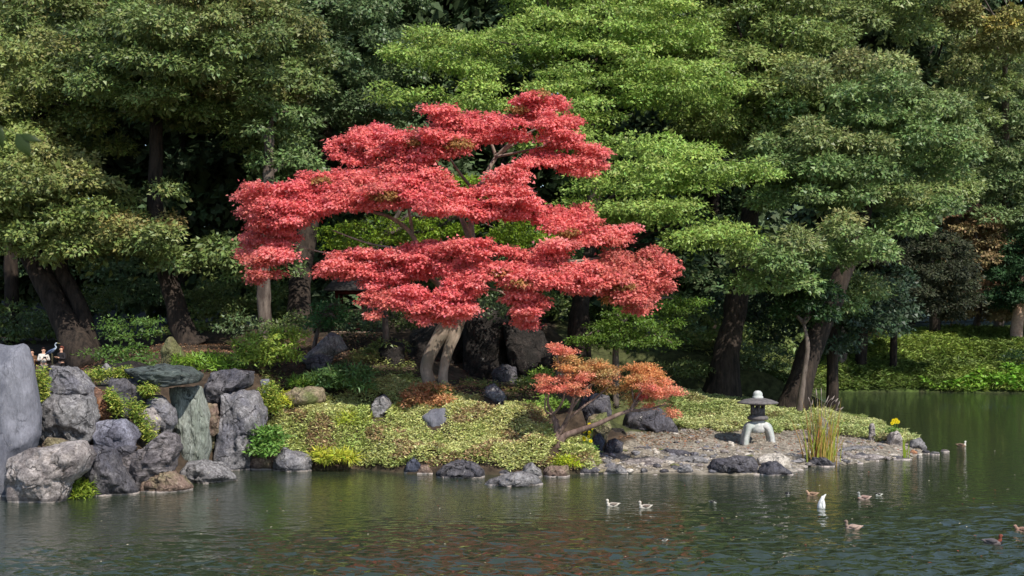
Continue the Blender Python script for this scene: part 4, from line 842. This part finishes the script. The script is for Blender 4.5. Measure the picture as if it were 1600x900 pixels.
cover('bamboo_grass', 'dwarf bamboo covering the bank behind the lantern', [[(1055, 668), (1050, 610), (1090, 590), (1140, 586), (1240, 606), (1300, 630), (1345, 650), (1395, 668), (1440, 688), (1418, 692), (1345, 682), (1290, 676), (1230, 672)]], (7, 24), (59, 75), 210000, .15, .05, G(152, 164, 98), G(192, 194, 132), G(150, 138, 96), dthr=.7)
cover('grass', 'thin shaded grass on the slope around the maple trunk', [[(1040, 600), (1060, 560), (1120, 560), (1250, 590), (1240, 612), (1150, 596), (1080, 605)], [(500, 600), (560, 545), (640, 560), (660, 600), (640, 612), (560, 612)], [(700, 605), (760, 600), (860, 610), (850, 650), (760, 625)], [(920, 650), (950, 590), (1060, 600), (1060, 640), (990, 640)], [(240, 560), (300, 560), (480, 590), (470, 610), (420, 610), (400, 570)]],
      (-22, 16), (52, 74), 130000, .15, .035, G(122, 136, 72), G(156, 158, 92), G(160, 124, 96), dthr=.25)
cover('grass', 'dark grass on the shaded inlet bank behind the leaning trunks', [[(1030, 560), (1100, 540), (1260, 545), (1330, 560), (1330, 600), (1262, 612), (1200, 606), (1100, 590)]], (6, 32), (72, 112), 60000, .34, .09, G(92, 108, 56), G(120, 126, 72), None, hgt=.2, bushy=.3)
tuft_polys = [[(135, 580), (205, 575), (205, 592), (150, 600)], [(190, 640), (212, 650), (245, 690), (235, 697), (212, 690), (180, 660), (172, 640)], [(165, 605), (180, 612), (190, 645), (178, 650)], [(55, 575), (78, 578), (76, 640), (58, 630)], [(220, 604), (240, 606), (240, 615), (222, 612)], [(410, 600), (440, 595), (450, 640), (415, 650)]]
# tufts growing in pockets of the rockery
tl = ['yellow dwarf bamboo tuft along the top of the left rockery', 'yellow-green dwarf bamboo hanging down the middle of the rockery', 'small tuft beside the rusty stone', 'green tuft between tall slab and mauve boulder', 'tiny tuft in the gap under the capstone', 'tuft on the slope right of the upright stones']
for (ax, ay, bx, by, Y, hw), l_ in zip([(140, 586, 205, 582, 50.2, 9), (205, 628, 238, 690, 46.9, 14), (172, 612, 186, 645, 47.3, 7), (66, 580, 66, 632, 46.2, 9), (222, 609, 240, 609, 48.6, 6), (420, 600, 428, 640, 53, 14)], tl):
    m = 900; t_ = R.random(m); px_ = ax+(bx-ax)*t_+R.normal(size=m)*hw*.6; py_ = ay+(by-ay)*t_+R.normal(size=m)*5
    Yv = Y+R.normal(size=m)*.25
    P3 = np.stack([(px_-800)/F*Yv, Yv, CAMZ-(py_-HZ)/F*Yv], 1)
    a = R.uniform(0, 2*math.pi, m); d = np.stack([np.cos(a), np.sin(a)-.3, R.normal(size=m)*.5], 1)
    cc = np.where(R.random((m, 1)) < .5, G(168, 172, 78), G(112, 138, 52))*np.exp(.2*R.normal(size=(m, 1)))
    mb = MB(); leaves(mb, P3, d, np.array((0, -.4, 1))+R.normal(size=(m, 3))*.4, np.full(m, .17), np.full(m, .045), cc)
    o = mb.build('bamboo_tuft', M_sasa); tag(o, l_, 'plant')
cover('grass', 'grass on the sloping far bank beyond the inlet', [[(1255, 608), (1250, 560), (1330, 530), (1420, 522), (1620, 505), (1620, 614), (1400, 612)]], (25, 60), (105, 132), 110000, .45, .09, G(100, 118, 54), G(138, 156, 70), None, hgt=.2, bushy=.3, patch=.15)
cover('waterside_plants', 'broad-leaved green plants along the far waterline', [[(1440, 606), (1500, 598), (1560, 588), (1620, 582), (1620, 615), (1440, 612)]], (33, 56), (105.5, 112), 9000, .45, .24, G(100, 142, 44), G(124, 160, 56), None, hgt=.4, bushy=.5, mat=M_bright)
cover('leaf_litter', 'reddish fallen leaves on the soil under the trees', [[(0, 600), (0, 530), (600, 520), (620, 560), (560, 570), (300, 600)], [(960, 690), (970, 674), (1120, 670), (1090, 684), (1010, 692)]], (-26, 13), (55, 75), 40000, .1, .07, G(112, 80, 60), G(140, 108, 80), None, hgt=.03, bushy=.03, upright=0)

# ------------------------------------------------------------------ stone lantern
LY = 59.0; lx = (1184-800)/F*LY; lz = GZ(lx, LY); k_ = LY/F
M_lst = noisemat('lantern_granite', (158, 158, 154), (208, 206, 200), 6, .9, .4, 24, dist=.02, c3=(170, 176, 168), cscale=2.5)
M_lcap = noisemat('lantern_cap_granite', (84, 80, 80), (116, 110, 108), 6, .9, .4, 24, dist=.02)
lan = empty('stone_lantern', (lx, LY, lz), 'grey stone snow-viewing lantern with a wide cap on the gravel spit', 'lantern')
zz = lambda py: CAMZ-(py-HZ)*k_
c0 = (lx, LY, 0)
def L_lathe(name, prof, mat, seg=28): V, fs = lathe([(a*k_, zz(y)) for a, y in prof], seg, c0); return mesh(name, V, fs, mat, lan, smooth=False)
L_lathe('finial', [(0, 610), (4, 610.8), (6.5, 613), (7.5, 616), (7, 618.4), (8, 619.2), (8.6, 621.5), (8, 624)], M_lst)
L_lathe('cap', [(5, 621.5), (12, 622.4), (22, 624.6), (31.5, 628.2), (32, 629.8), (26, 631), (10, 631.8), (0, 632)], M_lcap, 36)
# light box: hexagonal, with six posts and open windows
hz = 10.5*k_
for a in range(6):
    an = math.radians(60*a+30); V, fs = box((lx+math.cos(an)*hz*.92, LY+math.sin(an)*hz*.92, (zz(631.5)+zz(648.5))/2), (.1, .1, zz(631.5)-zz(648.5)), an); mesh('light_box_post', V, fs, M_lcap, lan)
for a in range(6):
    an = math.radians(60*a); w_ = hz*.84
    for (ya, yb) in ((631.6, 633.6), (637.5, 648.4)):
        V, fs = box((lx+math.cos(an)*hz*.80, LY+math.sin(an)*hz*.80, (zz(ya)+zz(yb))/2), (.06, w_*1.05, zz(ya)-zz(yb)), an)
        mesh('light_box_panel', V, fs, M_lcap, lan)
L_lathe('platform', [(0, 648), (9, 648.2), (14, 649.5), (16.5, 652), (16, 655), (12, 656.5), (0, 656.8)], M_lcap)
L_lathe('neck', [(9, 656.5), (10.5, 658), (10.8, 660), (9, 661)], M_lst)
L_lathe('base_block', [(0, 659), (11, 660), (12.5, 664), (12.5, 671), (11, 676), (0, 676)], M_lst, 8)
for a in (205, 335, 25, 155):
    an = math.radians(a); dx, dy = math.cos(an), math.sin(an)
    pts = [(lx+dx*r_*k_, LY+dy*r_*k_, zz(y_)) for r_, y_ in ((6, 664), (15, 667), (19, 674), (22, 685), (23.5, 697))]
    V, fs = tube(pts, np.array((7, 7, 5.8, 5.2, 5.6))*k_, 4, 14); mesh('leg', V, fs, M_lst, lan, smooth=False)

# ------------------------------------------------------------------ reeds and flowers
M_reed = leafmat('reed', .6, .25, .3)
rd = empty('reed_clump', (P(1283, 727, 53)[0], 53, .0), 'tall straw and green reeds with feathery heads at the shore', 'reeds')
mb = MB(); mh = MB()
for k in range(170):
    x0 = R.normal(1283, 11); x0 = np.clip(x0, 1255, 1316); b_ = P(x0, 727, 53+R.uniform(-.5, .5)); b_[2] = -.02
    h = R.uniform(1., 2.9)*(1 if R.random() < .7 else .6); lean = R.normal()*.12+(x0-1283)*.004; w_ = R.uniform(.010, .022)
    c_ = G(196, 160, 92) if R.random() < .45 else (G(150, 165, 60) if R.random() < .7 else G(196, 120, 80) if x0 < 1275 else G(176, 176, 76))
    n_ = 5; t_ = np.linspace(0, 1, n_)
    cen = b_+np.stack([lean*h*t_**1.8, R.normal()*.1*h*t_**2, h*t_], 1); ww = w_*(1-t_**3*.9)
    V = np.concatenate([cen-np.stack([ww, 0*ww, 0*ww], 1), cen+np.stack([ww, 0*ww, 0*ww], 1)]); i = np.arange(n_-1)
    mb.add(V, [np.stack([i, i+n_, i+n_+1, i+1], 1)], c_*R.uniform(.8, 1.2))
    # crossing blade face so that it has body from the side
    V = np.concatenate([cen-np.stack([0*ww, ww, 0*ww], 1), cen+np.stack([0*ww, ww, 0*ww], 1)]); mb.add(V, [np.stack([i, i+n_, i+n_+1, i+1], 1)], c_)
mb.build('blades', M_reed, rd)
for (ax, ay, bx, by) in [(1278, 640, 1275, 607), (1283, 650, 1295, 618), (1284, 640, 1283, 606), (1296, 640, 1310, 622), (1290, 640, 1304, 618), (1300, 650, 1318, 636), (1268, 640, 1263, 620), (1266, 650, 1270, 624), (1305, 650, 1312, 626)]:
    st_ = [P(1283+(ax-1283)*.4, 727, 53), P(ax, ay, 53), P(bx, by, 53)]
    V, fs = tube(st_, [.012, .009, .006], 5, 12); mesh('stem', V, fs, M_twig, rd)
    V, fs = tube([P(ax*.35+bx*.65, ay*.35+by*.65, 53), P(ax*.15+bx*.85, ay*.15+by*.85, 53), P(bx, by, 53)], [.012, .026, .006], 6, 9, .4, int(bx)); mesh('seed_head', V, fs, M_twig, rd)
def flowers(label, pts, base, Y, r_=.07, c_=(236, 216, 30)):
    o = empty('yellow_flowers', P(base[0], base[1], Y), label, 'flowers')
    M_f = bpy.data.materials.get('yellow_petal') or leafmat('yellow_petal', .6, .2, .2)
    for (x, y) in pts:
        tp = P(x, y, Y); V, fs = tube([P(base[0]+(x-base[0])*.3, base[1], Y), P(x-1, (y+base[1])/2, Y), tp], [.012, .01, .008], 5, 8); mb = MB(); mb.add(V, fs, G(110, 140, 50)); mb.build('stem', M_f, o)
        mb = MB(); m = 12; a = np.arange(m)/m*2*math.pi+R.random(); d = np.stack([np.cos(a), -.35+0*a, np.sin(a)], 1)
        leaves(mb, np.tile(tp, (m, 1)), d, np.tile((0, -1., .3), (m, 1)), np.full(m, r_*1.25), np.full(m, r_*.6), np.tile(G(*c_), (m, 1)))
        Vi, Fi = ico(1); mb.add(Vi*r_*.35+tp+np.array((0, -.03, 0)), [Fi], G(206, 170, 30)); mb.build('flower', M_f, o)
    mb = MB(); m = 60; p_ = P(base[0], base[1], Y)+R.normal(size=(m, 3))*np.array((.2, .15, .07)); a = R.uniform(0, 6.28, m)
    leaves(mb, p_, np.stack([np.cos(a), np.sin(a), .3+0*a], 1), np.array((0, -.3, 1))+R.normal(size=(m, 3))*.3, np.full(m, .16), np.full(m, .1), np.tile(G(80, 116, 44), (m, 1))); mb.build('leaves', M_f, o)
flowers('yellow flowers below the crooked trunk of the bush tree', [(921, 663), (916, 669), (925, 668), (912, 674), (921, 676), (912, 684), (920, 682), (913, 686), (923, 689), (926, 664)], (918, 700), 51.2)
flowers('yellow flower cluster on the upright stone near the tip of the spit', [(1396, 657), (1400, 656), (1403, 659), (1394, 661), (1399, 659)], (1397, 674), 59, .085)
sp_ = empty('water_iris', P(1414, 717, 55.3), 'green sword leaves in the water near the tip of the spit', 'plant')
for k in range(9):
    b_ = P(1414+R.normal()*2.5, 717, 55.3); b_[2] = -.02; h = R.uniform(.5, 1.2); V, fs = tube([b_, b_+np.array((R.normal()*.03, 0, h*.5)), b_+np.array((R.normal()*.08, 0, h))], [.018, .02, .003], 4, 8)
    mb = MB(); mb.add(V, fs, G(140, 160, 50)); mb.build('blade', M_reed, sp_)

# ------------------------------------------------------------------ culvert, path, pavilion
M_conc = noisemat('old_stone', (120, 100, 86), (160, 140, 120), 3, .9, .4)
M_hole = noisemat('dark_stone', (30, 26, 22), (44, 38, 32), 3, .9, .4)  # near-black stone closing the back of the culvert mouth
cv = empty('stone_culvert', WL(1415, 609.5)+(0,), 'small stone culvert mouth in the far bank', 'culvert')
cX, cY = WL(1415, 609.5)
for nm, c_, s_, m_ in (('side_wall', (cX-.95, cY, .3), (.4, 1.4, 1.0), M_conc), ('side_wall', (cX+.95, cY, .3), (.4, 1.4, 1.0), M_conc), ('lintel', (cX, cY, .93), (2.6, 1.5, .25), M_conc), ('sill', (cX-.4, cY-.55, .08), (4.2, 1.1, .26), M_conc), ('back_wall', (cX, cY+.62, .45), (1.5, .1, .7), M_hole)):
    V, fs = box(c_, s_); mesh(nm, V, fs, m_, cv)
rdx = tag(mesh('path', *(lambda V: (V, [np.array([[0, 1, 2, 3]])]))(np.array([(36, 152, 6.3), (75, 152, 6.3), (75, 156, 6.35), (36, 156, 6.35)])), noisemat('pale_path', (170, 160, 150), (200, 190, 178), 2, .9, .2)), kind='structure')
M_red = noisemat('shade_darkened_red_lacquer', (72, 24, 22), (96, 34, 30), 3, .6, .1); M_roof = noisemat('roof_tile', (60, 56, 54), (84, 80, 76), 3, .8, .4)  # red kept dark to stand for the deep shade around the pavilion
pX, pY = P(550, 478, 78)[0], 78.; pz = GZ(pX, pY)
pv = empty('garden_pavilion', (pX, pY, pz), 'small red pavilion, darkened for shade, glimpsed behind the maple branches', 'pavilion')
for sx_ in (-.8, .8):
    for sy_ in (-1.1, 1.1):
        V, fs = box((pX+sx_, pY+sy_, pz+1.4), (.18, .18, 2.8)); mesh('post', V, fs, M_red, pv)
for sy_ in (-1.1, 1.1):
    for zc, hh in ((.75, .1), (.45, .08), (2.65, .2)):
        V, fs = box((pX, pY+sy_*1.004, pz+zc), (1.7, .1, hh)); mesh('rail', V, fs, M_red, pv)
V, fs = box((pX, pY, pz+.15), (2.2, 2.8, .3)); mesh('floor_slab', V, fs, M_conc, pv)
V = np.array([(pX-1.5, pY-1.9, pz+2.75), (pX+1.5, pY-1.9, pz+2.75), (pX+1.5, pY+1.9, pz+2.75), (pX-1.5, pY+1.9, pz+2.75), (pX-.7, pY, pz+3.9), (pX+.7, pY, pz+3.9)])
mesh('roof', V, [np.array([(0, 1, 5, 4), (2, 3, 4, 5), (3, 2, 1, 0)]), np.array([(1, 2, 5), (3, 0, 4)])], M_roof, pv)

# ------------------------------------------------------------------ birds
def loft(rings, seg=12):
    """rings: (center xyz, ry, rz) along x"""
    th = np.arange(seg)/seg*2*math.pi; V = []
    for c_, ry, rz in rings: V.append(np.stack([np.full(seg, c_[0]), c_[1]+np.cos(th)*ry, c_[2]+np.sin(th)*rz], 1))
    V = np.concatenate(V); n = len(rings); i = np.arange(n-1)[:, None]*seg; j = np.arange(seg)[None]
    q = np.stack([i+j, i+(j+1) % seg, i+seg+(j+1) % seg, i+seg+j], -1).reshape(-1, 4)
    V = np.vstack([V, [rings[0][0]], [rings[-1][0]]]); j = np.arange(seg); a = n*seg
    return V, [q, np.concatenate([np.stack([np.full(seg, a), (j+1) % seg, j], 1), np.stack([np.full(seg, a+1), (n-1)*seg+j, (n-1)*seg+(j+1) % seg], 1)])]
feather = {}
def fm(c_):
    if c_ not in feather: feather[c_] = noisemat('feathers', tuple(np.array(c_)*.8), c_, 14, .8, .2)
    return feather[c_]
def duck(px, py, rot, label, body=(170, 150, 130), head=(180, 165, 145), wing=(120, 104, 90), tail=(40, 36, 34), bill=(60, 56, 50), s=1., pose='swim', breast=None):
    Y = CAMZ*F/(py-HZ); X = (px-800)/F*Y
    o = empty('duck', (0, 0, 0), label, 'duck', 'ducks and other waterfowl on the pond')
    if pose == 'dabble':      # tail up, head under water
        V, fs = loft([((-.10, 0, -.12), .05, .05), ((-.06, 0, -.04), .1, .1), ((0, 0, .06), .12, .12), ((.02, 0, .17), .10, .09), ((.01, 0, .27), .055, .05), ((0, 0, .34), .015, .015)])
        V = V.copy()
        # upright loft: rings lie horizontally
        prof = [(.02, -.2), (.09, -.12), (.125, -.02), (.125, .08), (.1, .18), (.06, .27), (.02, .35), (.0, .37)]
        V, fs = lathe(prof, 14); V[:, 0] += .1*np.clip(V[:, 2], 0, 1)
        mesh('body', V, fs, fm(body), o, smooth=True)
        V, fs = tube([(.05, 0, .26), (.1, 0, .36), (.16, 0, .42)], [.05, .035, .008], 6, 8); mesh('tail', V, fs, fm(tail), o, smooth=True)
        for sd in (-1, 1):
            V, fs = tube([(.02, sd*.1, .02), (.03, sd*.105, .14), (.05, sd*.06, .26)], [.03, .04, .01], 6, 8); mesh('wing', V, fs, fm(wing), o, smooth=True)
    else:
        zt = dict(swim=(.245, -.2), tuck=(.17, -.06), low=(.18, -.22))[pose]
        V, fs = loft([((-.24, 0, .03), .03, .02), ((-.19, 0, .03), .09, .07), ((-.08, 0, .035), .125, .105), ((.06, 0, .04), .125, .11), ((.18, 0, .06), .085, .075), ((.25, 0, .09), .045, .035), ((.31, 0, .115), .03, .008)])
        mesh('body', V, fs, fm(body), o, smooth=True)
        hz_, hx = zt
        V, fs = tube([(-.15, 0, .06), (-.2, 0, .13), (hx, 0, hz_-.07), (hx-.01, 0, hz_), (hx-.07, 0, hz_+.005)], [.065, .052, .044, .052, .022], 10, 18)
        mesh('head', V, fs, fm(head), o, smooth=True)
        V, fs = tube([(hx-.06, 0, hz_), (hx-.1, 0, hz_-.012), (hx-.135, 0, hz_-.018)], [.022, .016, .012], 8, 8); V[:, 2] = (V[:, 2]-hz_)*.6+hz_
        mesh('bill', V, fs, fm(bill), o, smooth=True)
        for sd in (-1, 1):
            V, fs = tube([(-.12, sd*.09, .09), (.02, sd*.115, .095), (.2, sd*.05, .11)], [.03, .055, .01], 8, 12); mesh('wing', V, fs, fm(wing), o, smooth=True)
            Vi, Fi = ico(1); mesh('eye', Vi*.007+np.array((hx-.03, sd*.042, hz_+.015)), [Fi], fm((16, 14, 12)), o)
        V, fs = tube([(.22, 0, .08), (.29, 0, .11), (.35, 0, .125)], [.05, .035, .01], 8, 8); V[:, 2] = (V[:, 2]-.1)*.4+.1; mesh('tail', V, fs, fm(tail), o, smooth=True)
        if breast:
            V, fs = tube([(-.19, 0, .02), (-.2, 0, .05), (-.17, 0, .09)], [.05, .065, .045], 8, 8); mesh('breast', V, fs, fm(breast), o, smooth=True)
    o.location = (X, Y, 0); o.rotation_euler = (0, 0, rot); o.scale = (s*.82, s*.82, s*.82); return o
duck(957, 791, .25, 'pale duck swimming left, leftmost of the two below the beach', (206, 196, 180), (214, 204, 188), (130, 116, 104), (196, 188, 176))
duck(1008, 794, .2, 'pale duck with a dark tail swimming left, right one of the two below the beach', (206, 196, 180), (210, 200, 184), (120, 104, 92), (30, 28, 26))
duck(1114, 786, 2.6, 'small dark duck alone in the water below the dark shore slab', (150, 150, 138), (60, 60, 54), (50, 48, 44), (170, 168, 150), s=.62, pose='tuck')
duck(1231, 773, 1.2, 'small black and grey duck seen from behind off the whitish stone', (120, 118, 112), (50, 50, 50), (30, 30, 32), (160, 160, 150), s=.7, pose='tuck')
duck(1269, 774, .1, 'brown duck facing left behind the white dabbling one', (176, 142, 116), (184, 150, 122), (140, 110, 88), (150, 126, 104), s=.95, pose='low')
duck(1283, 793, 0, 'white bird upended with its tail in the air', (240, 238, 232), (240, 238, 232), (232, 230, 224), (240, 238, 232), s=1.25, pose='dabble')
duck(1350, 780, .1, 'pinkish brown duck with a grey head and white flank facing left', (186, 160, 146), (156, 156, 148), (150, 120, 108), (40, 34, 30), s=1.05, pose='swim', breast=(176, 140, 122))
duck(1373, 774, .0, 'small bird with white body and dark back, right of the pinkish duck', (226, 224, 206), (40, 38, 34), (50, 46, 42), (200, 198, 186), s=.55, pose='tuck')
duck(1333, 827, -.1, 'fawn duck with a black rear swimming left in front of the others', (184, 156, 140), (140, 120, 106), (176, 150, 134), (26, 24, 22), s=1.12)
duck(1551, 850, 2.8, 'red-headed dark duck in the ruffled water at lower right', (110, 100, 98), (132, 70, 54), (90, 84, 86), (50, 46, 44), s=1.15, breast=(40, 36, 38))
duck(1598, 831, .0, 'reddish duck cut by the right edge of the frame', (160, 126, 108), (160, 126, 108), (132, 104, 86), (150, 104, 86), s=1.1, pose='low')
duck(1502, 697, 3.0, 'pale duck with a white neck beyond the tip of the spit', (150, 122, 100), (226, 220, 204), (110, 88, 74), (120, 100, 84), s=1.05, breast=(226, 220, 204))
duck(1038, 845, .2, 'tiny dark-headed diving bird at the bottom centre', (190, 184, 170), (36, 34, 32), (60, 56, 50), (110, 104, 96), s=.42, pose='tuck')

# grey heron by the people
hr = empty('heron', (0, 0, 0), 'blue-grey heron standing between the two people at the left', 'bird')
V, fs = loft([((-.32, 0, .62), .01, .01), ((-.22, 0, .68), .07, .06), ((-.05, 0, .76), .11, .1), ((.08, 0, .84), .09, .09), ((.14, 0, .9), .04, .05)]); mesh('body', V, fs, fm((110, 124, 150)), hr, smooth=True)
V, fs = tube([(.1, 0, .86), (.19, 0, .95), (.13, 0, 1.06), (.17, 0, 1.14), (.23, 0, 1.16)], [.06, .035, .028, .038, .025], 8, 16); mesh('head', V, fs, fm((176, 186, 196)), hr, smooth=True)
V, fs = tube([(.22, 0, 1.16), (.3, 0, 1.15), (.4, 0, 1.135)], [.02, .014, .003], 6, 8); mesh('bill', V, fs, fm((170, 160, 110)), hr, smooth=True)
for sd in (-.04, .04):
    V, fs = tube([(-.02, sd, .72), (-.01, sd, .35), (0, sd, 0)], [.02, .012, .012], 6, 8); mesh('leg', V, fs, fm((90, 84, 60)), hr)
    V, fs = tube([(.06, sd*2.4, .86), (-.12, sd*2.6, .76), (-.36, sd*.8, .6)], [.03, .05, .01], 8, 12); mesh('wing', V, fs, fm((84, 98, 128)), hr, smooth=True)
hX = P(82, 560, 60); hr.location = (hX[0], 60, P(82, 543, 60)[2]-.95); hr.rotation_euler = (0, 0, -.15)
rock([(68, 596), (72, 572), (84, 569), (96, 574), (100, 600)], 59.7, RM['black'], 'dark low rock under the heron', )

# ------------------------------------------------------------------ people
def skinmesh(name, verts, edges, radii, mat, parent, sub=2):
    me = bpy.data.meshes.new(name); me.from_pydata(verts, edges, []); o = bpy.data.objects.new(name, me); COL.objects.link(o)
    sk = o.modifiers.new('skin', 'SKIN'); sb = o.modifiers.new('sub', 'SUBSURF'); sb.levels = sb.render_levels = sub
    for i_, r_ in enumerate(radii):
        me.skin_vertices[0].data[i_].radius = (r_, r_*.85); me.skin_vertices[0].data[i_].use_root = (i_ == 0)
    dg = bpy.context.evaluated_depsgraph_get(); dg.update(); m2 = bpy.data.meshes.new_from_object(o.evaluated_get(dg)); m2.name = name
    bpy.data.objects.remove(o); m2.materials.clear(); m2.materials.append(mat)
    for p in m2.polygons: p.use_smooth = True
    o = bpy.data.objects.new(name, m2); COL.objects.link(o); o.parent = parent; return o
skin = plain('skin', (214, 164, 136), .6)
def person(px, py_head, Y, rot, label, top, trousers, hair, hands='front', h=1.66, hat=None):
    """py_head: row of the top of the head"""
    X = (px-800)/F*Y; z0 = CAMZ-(py_head-HZ)/F*Y-h; s = h/1.7
    o = empty('person', (X, Y, z0), label, 'person'); o.rotation_euler = (0, 0, rot); o.scale = (s, s, s)
    if hands == 'front': La = [(-.19, 0, 1.40), (-.26, -.02, 1.14), (-.1, -.25, 1.20), (-.05, -.31, 1.24)]; Ra = [(.19, 0, 1.40), (.26, -.02, 1.14), (.1, -.25, 1.20), (.05, -.31, 1.24)]
    else: La = [(-.19, 0, 1.40), (-.25, 0, 1.12), (-.24, -.08, .87), (-.24, -.1, .78)]; Ra = [(.19, 0, 1.40), (.25, 0, 1.12), (.24, -.08, .87), (.24, -.1, .78)]
    Vv = [(0, 0, .95), (0, 0, 1.15), (0, .01, 1.36), (0, 0, 1.47), (0, -.01, 1.54), (0, -.02, 1.62), (0, -.01, 1.68)] + La + Ra + [(-.1, 0, .86), (-.11, -.01, .48), (-.11, 0, .08), (-.11, -.14, .03), (.1, 0, .86), (.11, -.01, .48), (.11, 0, .08), (.11, -.14, .03)]
    E = [(0, 1), (1, 2), (2, 3), (3, 4), (4, 5), (5, 6), (2, 7), (7, 8), (8, 9), (9, 10), (2, 11), (11, 12), (12, 13), (13, 14), (0, 15), (15, 16), (16, 17), (17, 18), (0, 19), (19, 20), (20, 21), (21, 22)]
    rr = [.14, .13, .15, .06, .075, .09, .06, .055, .045, .035, .03, .055, .045, .035, .03, .085, .06, .045, .035, .085, .06, .045, .035]
    skinmesh('body', Vv, E, rr, skin, o)
    t_i = [0, 1, 2, 3, 7, 8, 9, 11, 12, 13]; mpx = {a: b_ for b_, a in enumerate(t_i)}
    skinmesh('jacket', [Vv[a] for a in t_i], [(mpx[a], mpx[b_]) for a, b_ in E if a in mpx and b_ in mpx], [rr[a]+(.025 if a != 3 else .02) for a in t_i], plain('jacket_cloth', top, .9), o)
    t_i = [0, 15, 16, 17, 19, 20, 21]; mpx = {a: b_ for b_, a in enumerate(t_i)}
    skinmesh('trousers', [Vv[a] for a in t_i], [(mpx[a], mpx[b_]) for a, b_ in E if a in mpx and b_ in mpx], [rr[a]+.022 for a in t_i], plain('trouser_cloth', trousers, .9), o)
    Vi, Fi = ico(3); Vh = Vi*np.array((.1, .115, .12))+np.array((0, .02, 1.66)); keep = (Vi[:, 1] > -.35) | (Vi[:, 2] > .45)
    Fk = Fi[keep[Fi].all(1)]; hm = mesh('hair' if not hat else 'hat', Vh, [Fk], plain('hair_strands' if not hat else 'hat_cloth', hat or hair, .8), None, smooth=True); hm.parent = o
    for sd in (-1, 1):
        e_ = mesh('eye', ico(1)[0]*.012+np.array((sd*.033, -.1, 1.635)), [ico(1)[1]], plain('eye', (30, 24, 20)), None); e_.parent = o
        e_ = mesh('ear', ico(1)[0]*np.array((.012, .02, .03))+np.array((sd*.088, 0, 1.62)), [ico(1)[1]], skin, None); e_.parent = o
    e_ = mesh('nose', ico(1)[0]*np.array((.014, .025, .022))+np.array((0, -.112, 1.61)), [ico(1)[1]], skin, None); e_.parent = o
    for sd in (-1, 1):
        wst = np.array(La[3] if sd < 0 else Ra[3])
        for fi in range(4):
            dx = (fi-1.5)*.016
            dirv = np.array((0, -.05, .01)) if hands == 'front' else np.array((0, -.01, -.06))
            V, fs = tube([wst+np.array((dx, 0, 0)), wst+np.array((dx, 0, 0))+dirv, wst+np.array((dx, 0, 0))+dirv*(1.5-.1*abs(fi-1))+np.array((-sd*.01, 0, -.01))], [.011, .01, .007], 6, 8)
            f_ = mesh('finger', V, fs, skin, None, smooth=True); f_.parent = o
        V, fs = tube([wst, wst+np.array((-sd*.025, -.01, .01)), wst+np.array((-sd*.04, -.035, .015))], [.012, .011, .008], 6, 8); f_ = mesh('thumb', V, fs, skin, None, smooth=True); f_.parent = o
    return o, z0, s
p1, z1, s1 = person(68, 545, 61, .5, 'person in a white jacket holding a dark camera beside the tall slab', (214, 206, 196), (120, 110, 104), (60, 40, 34))
X1 = (68-800)/F*61; V, fs = box((0, 0, 0), (.13, .07, .09)); o = mesh('camera_device', V, fs, plain('black_plastic', (24, 24, 26), .5)); o.name = 'held_camera'
o.location = (X1+.16, 61-.28, z1+1.25); tag(o, 'dark camera held by the person in the white jacket', 'camera')
V, fs = tube([(0, -.03, 0), (0, -.06, 0), (0, -.1, 0)], [.035, .035, .03], 12, 6); mesh('lens', V, fs, plain('lens_barrel', (20, 20, 22), .4), None).parent = o
person(96, 543, 61.5, -.5, 'person in dark clothes with a reddish hat behind the mauve boulder', (46, 42, 44), (40, 38, 40), (50, 34, 28), hat=(120, 62, 50))
person(50, 548, 62.5, .8, 'person in brown clothes half hidden behind the tall slab', (104, 76, 54), (50, 44, 40), (36, 28, 24))

# ------------------------------------------------------------------ near twig hanging into the frame
tw = empty('leafy_twig', P(-20, 180, 4.2), 'out of focus green leaf on a twig close to the camera at the left edge', 'twig')
V, fs = tube([P(-60, 170, 4.2), P(-10, 192, 4.2), P(28, 212, 4.2)], [.003, .0022, .0012], 6, 12); mb = MB(); mb.add(V, fs, G(70, 80, 40)); mb.build('stem', M_bright, tw)
for (ax, ay, bx, by, w_) in [(26, 208, 48, 246, 22), (30, 210, 66, 222, 12), (0, 196, 4, 236, 12)]:
    a, b_ = P(ax, ay, 4.2), P(bx, by, 4.2); d = b_-a; Ln = np.linalg.norm(d); d /= Ln; sd = nrmz(np.cross(d, (0, -1, .2))); W_ = w_/F*4.2/2
    t_ = np.linspace(0, 1, 9); prof = np.sin(t_**.8*math.pi)*W_
    cen = a+d*Ln*t_[:, None]; cen[:, 1] -= .006*np.sin(t_*math.pi)
    V = np.concatenate([cen-sd*prof[:, None]+np.array((0, .003, 0)), cen, cen+sd*prof[:, None]+np.array((0, .003, 0))]); i = np.arange(8)
    mb = MB(); mb.add(V, [np.stack([i, i+9, i+10, i+1], 1), np.stack([i+9, i+18, i+19, i+10], 1)], G(44, 60, 16)); mb.build('leaf', M_bright, tw)

# fallen leaves and flecks adrift on the water
m = 170; py_ = R.uniform(700, 880, m); px_ = np.where(R.random(m) < .65, R.uniform(1000, 1600, m), R.uniform(150, 1000, m)); Yw = CAMZ*F/(py_-HZ)
p_ = np.stack([(px_-800)/F*Yw, Yw, np.full(m, .012)], 1); a = R.uniform(0, 6.28, m)
mb = MB(); leaves(mb, p_, np.stack([np.cos(a), np.sin(a), 0*a], 1), np.tile((0, 0, 1.), (m, 1)), R.uniform(.05, .12, m), R.uniform(.03, .07, m), np.where(R.random((m, 1)) < .6, G(200, 190, 160), G(170, 90, 70)), fold=.05)
tag(mb.build('floating_leaves', M_far), 'pale and red fallen leaves drifting on the pond', None, None, 'stuff')
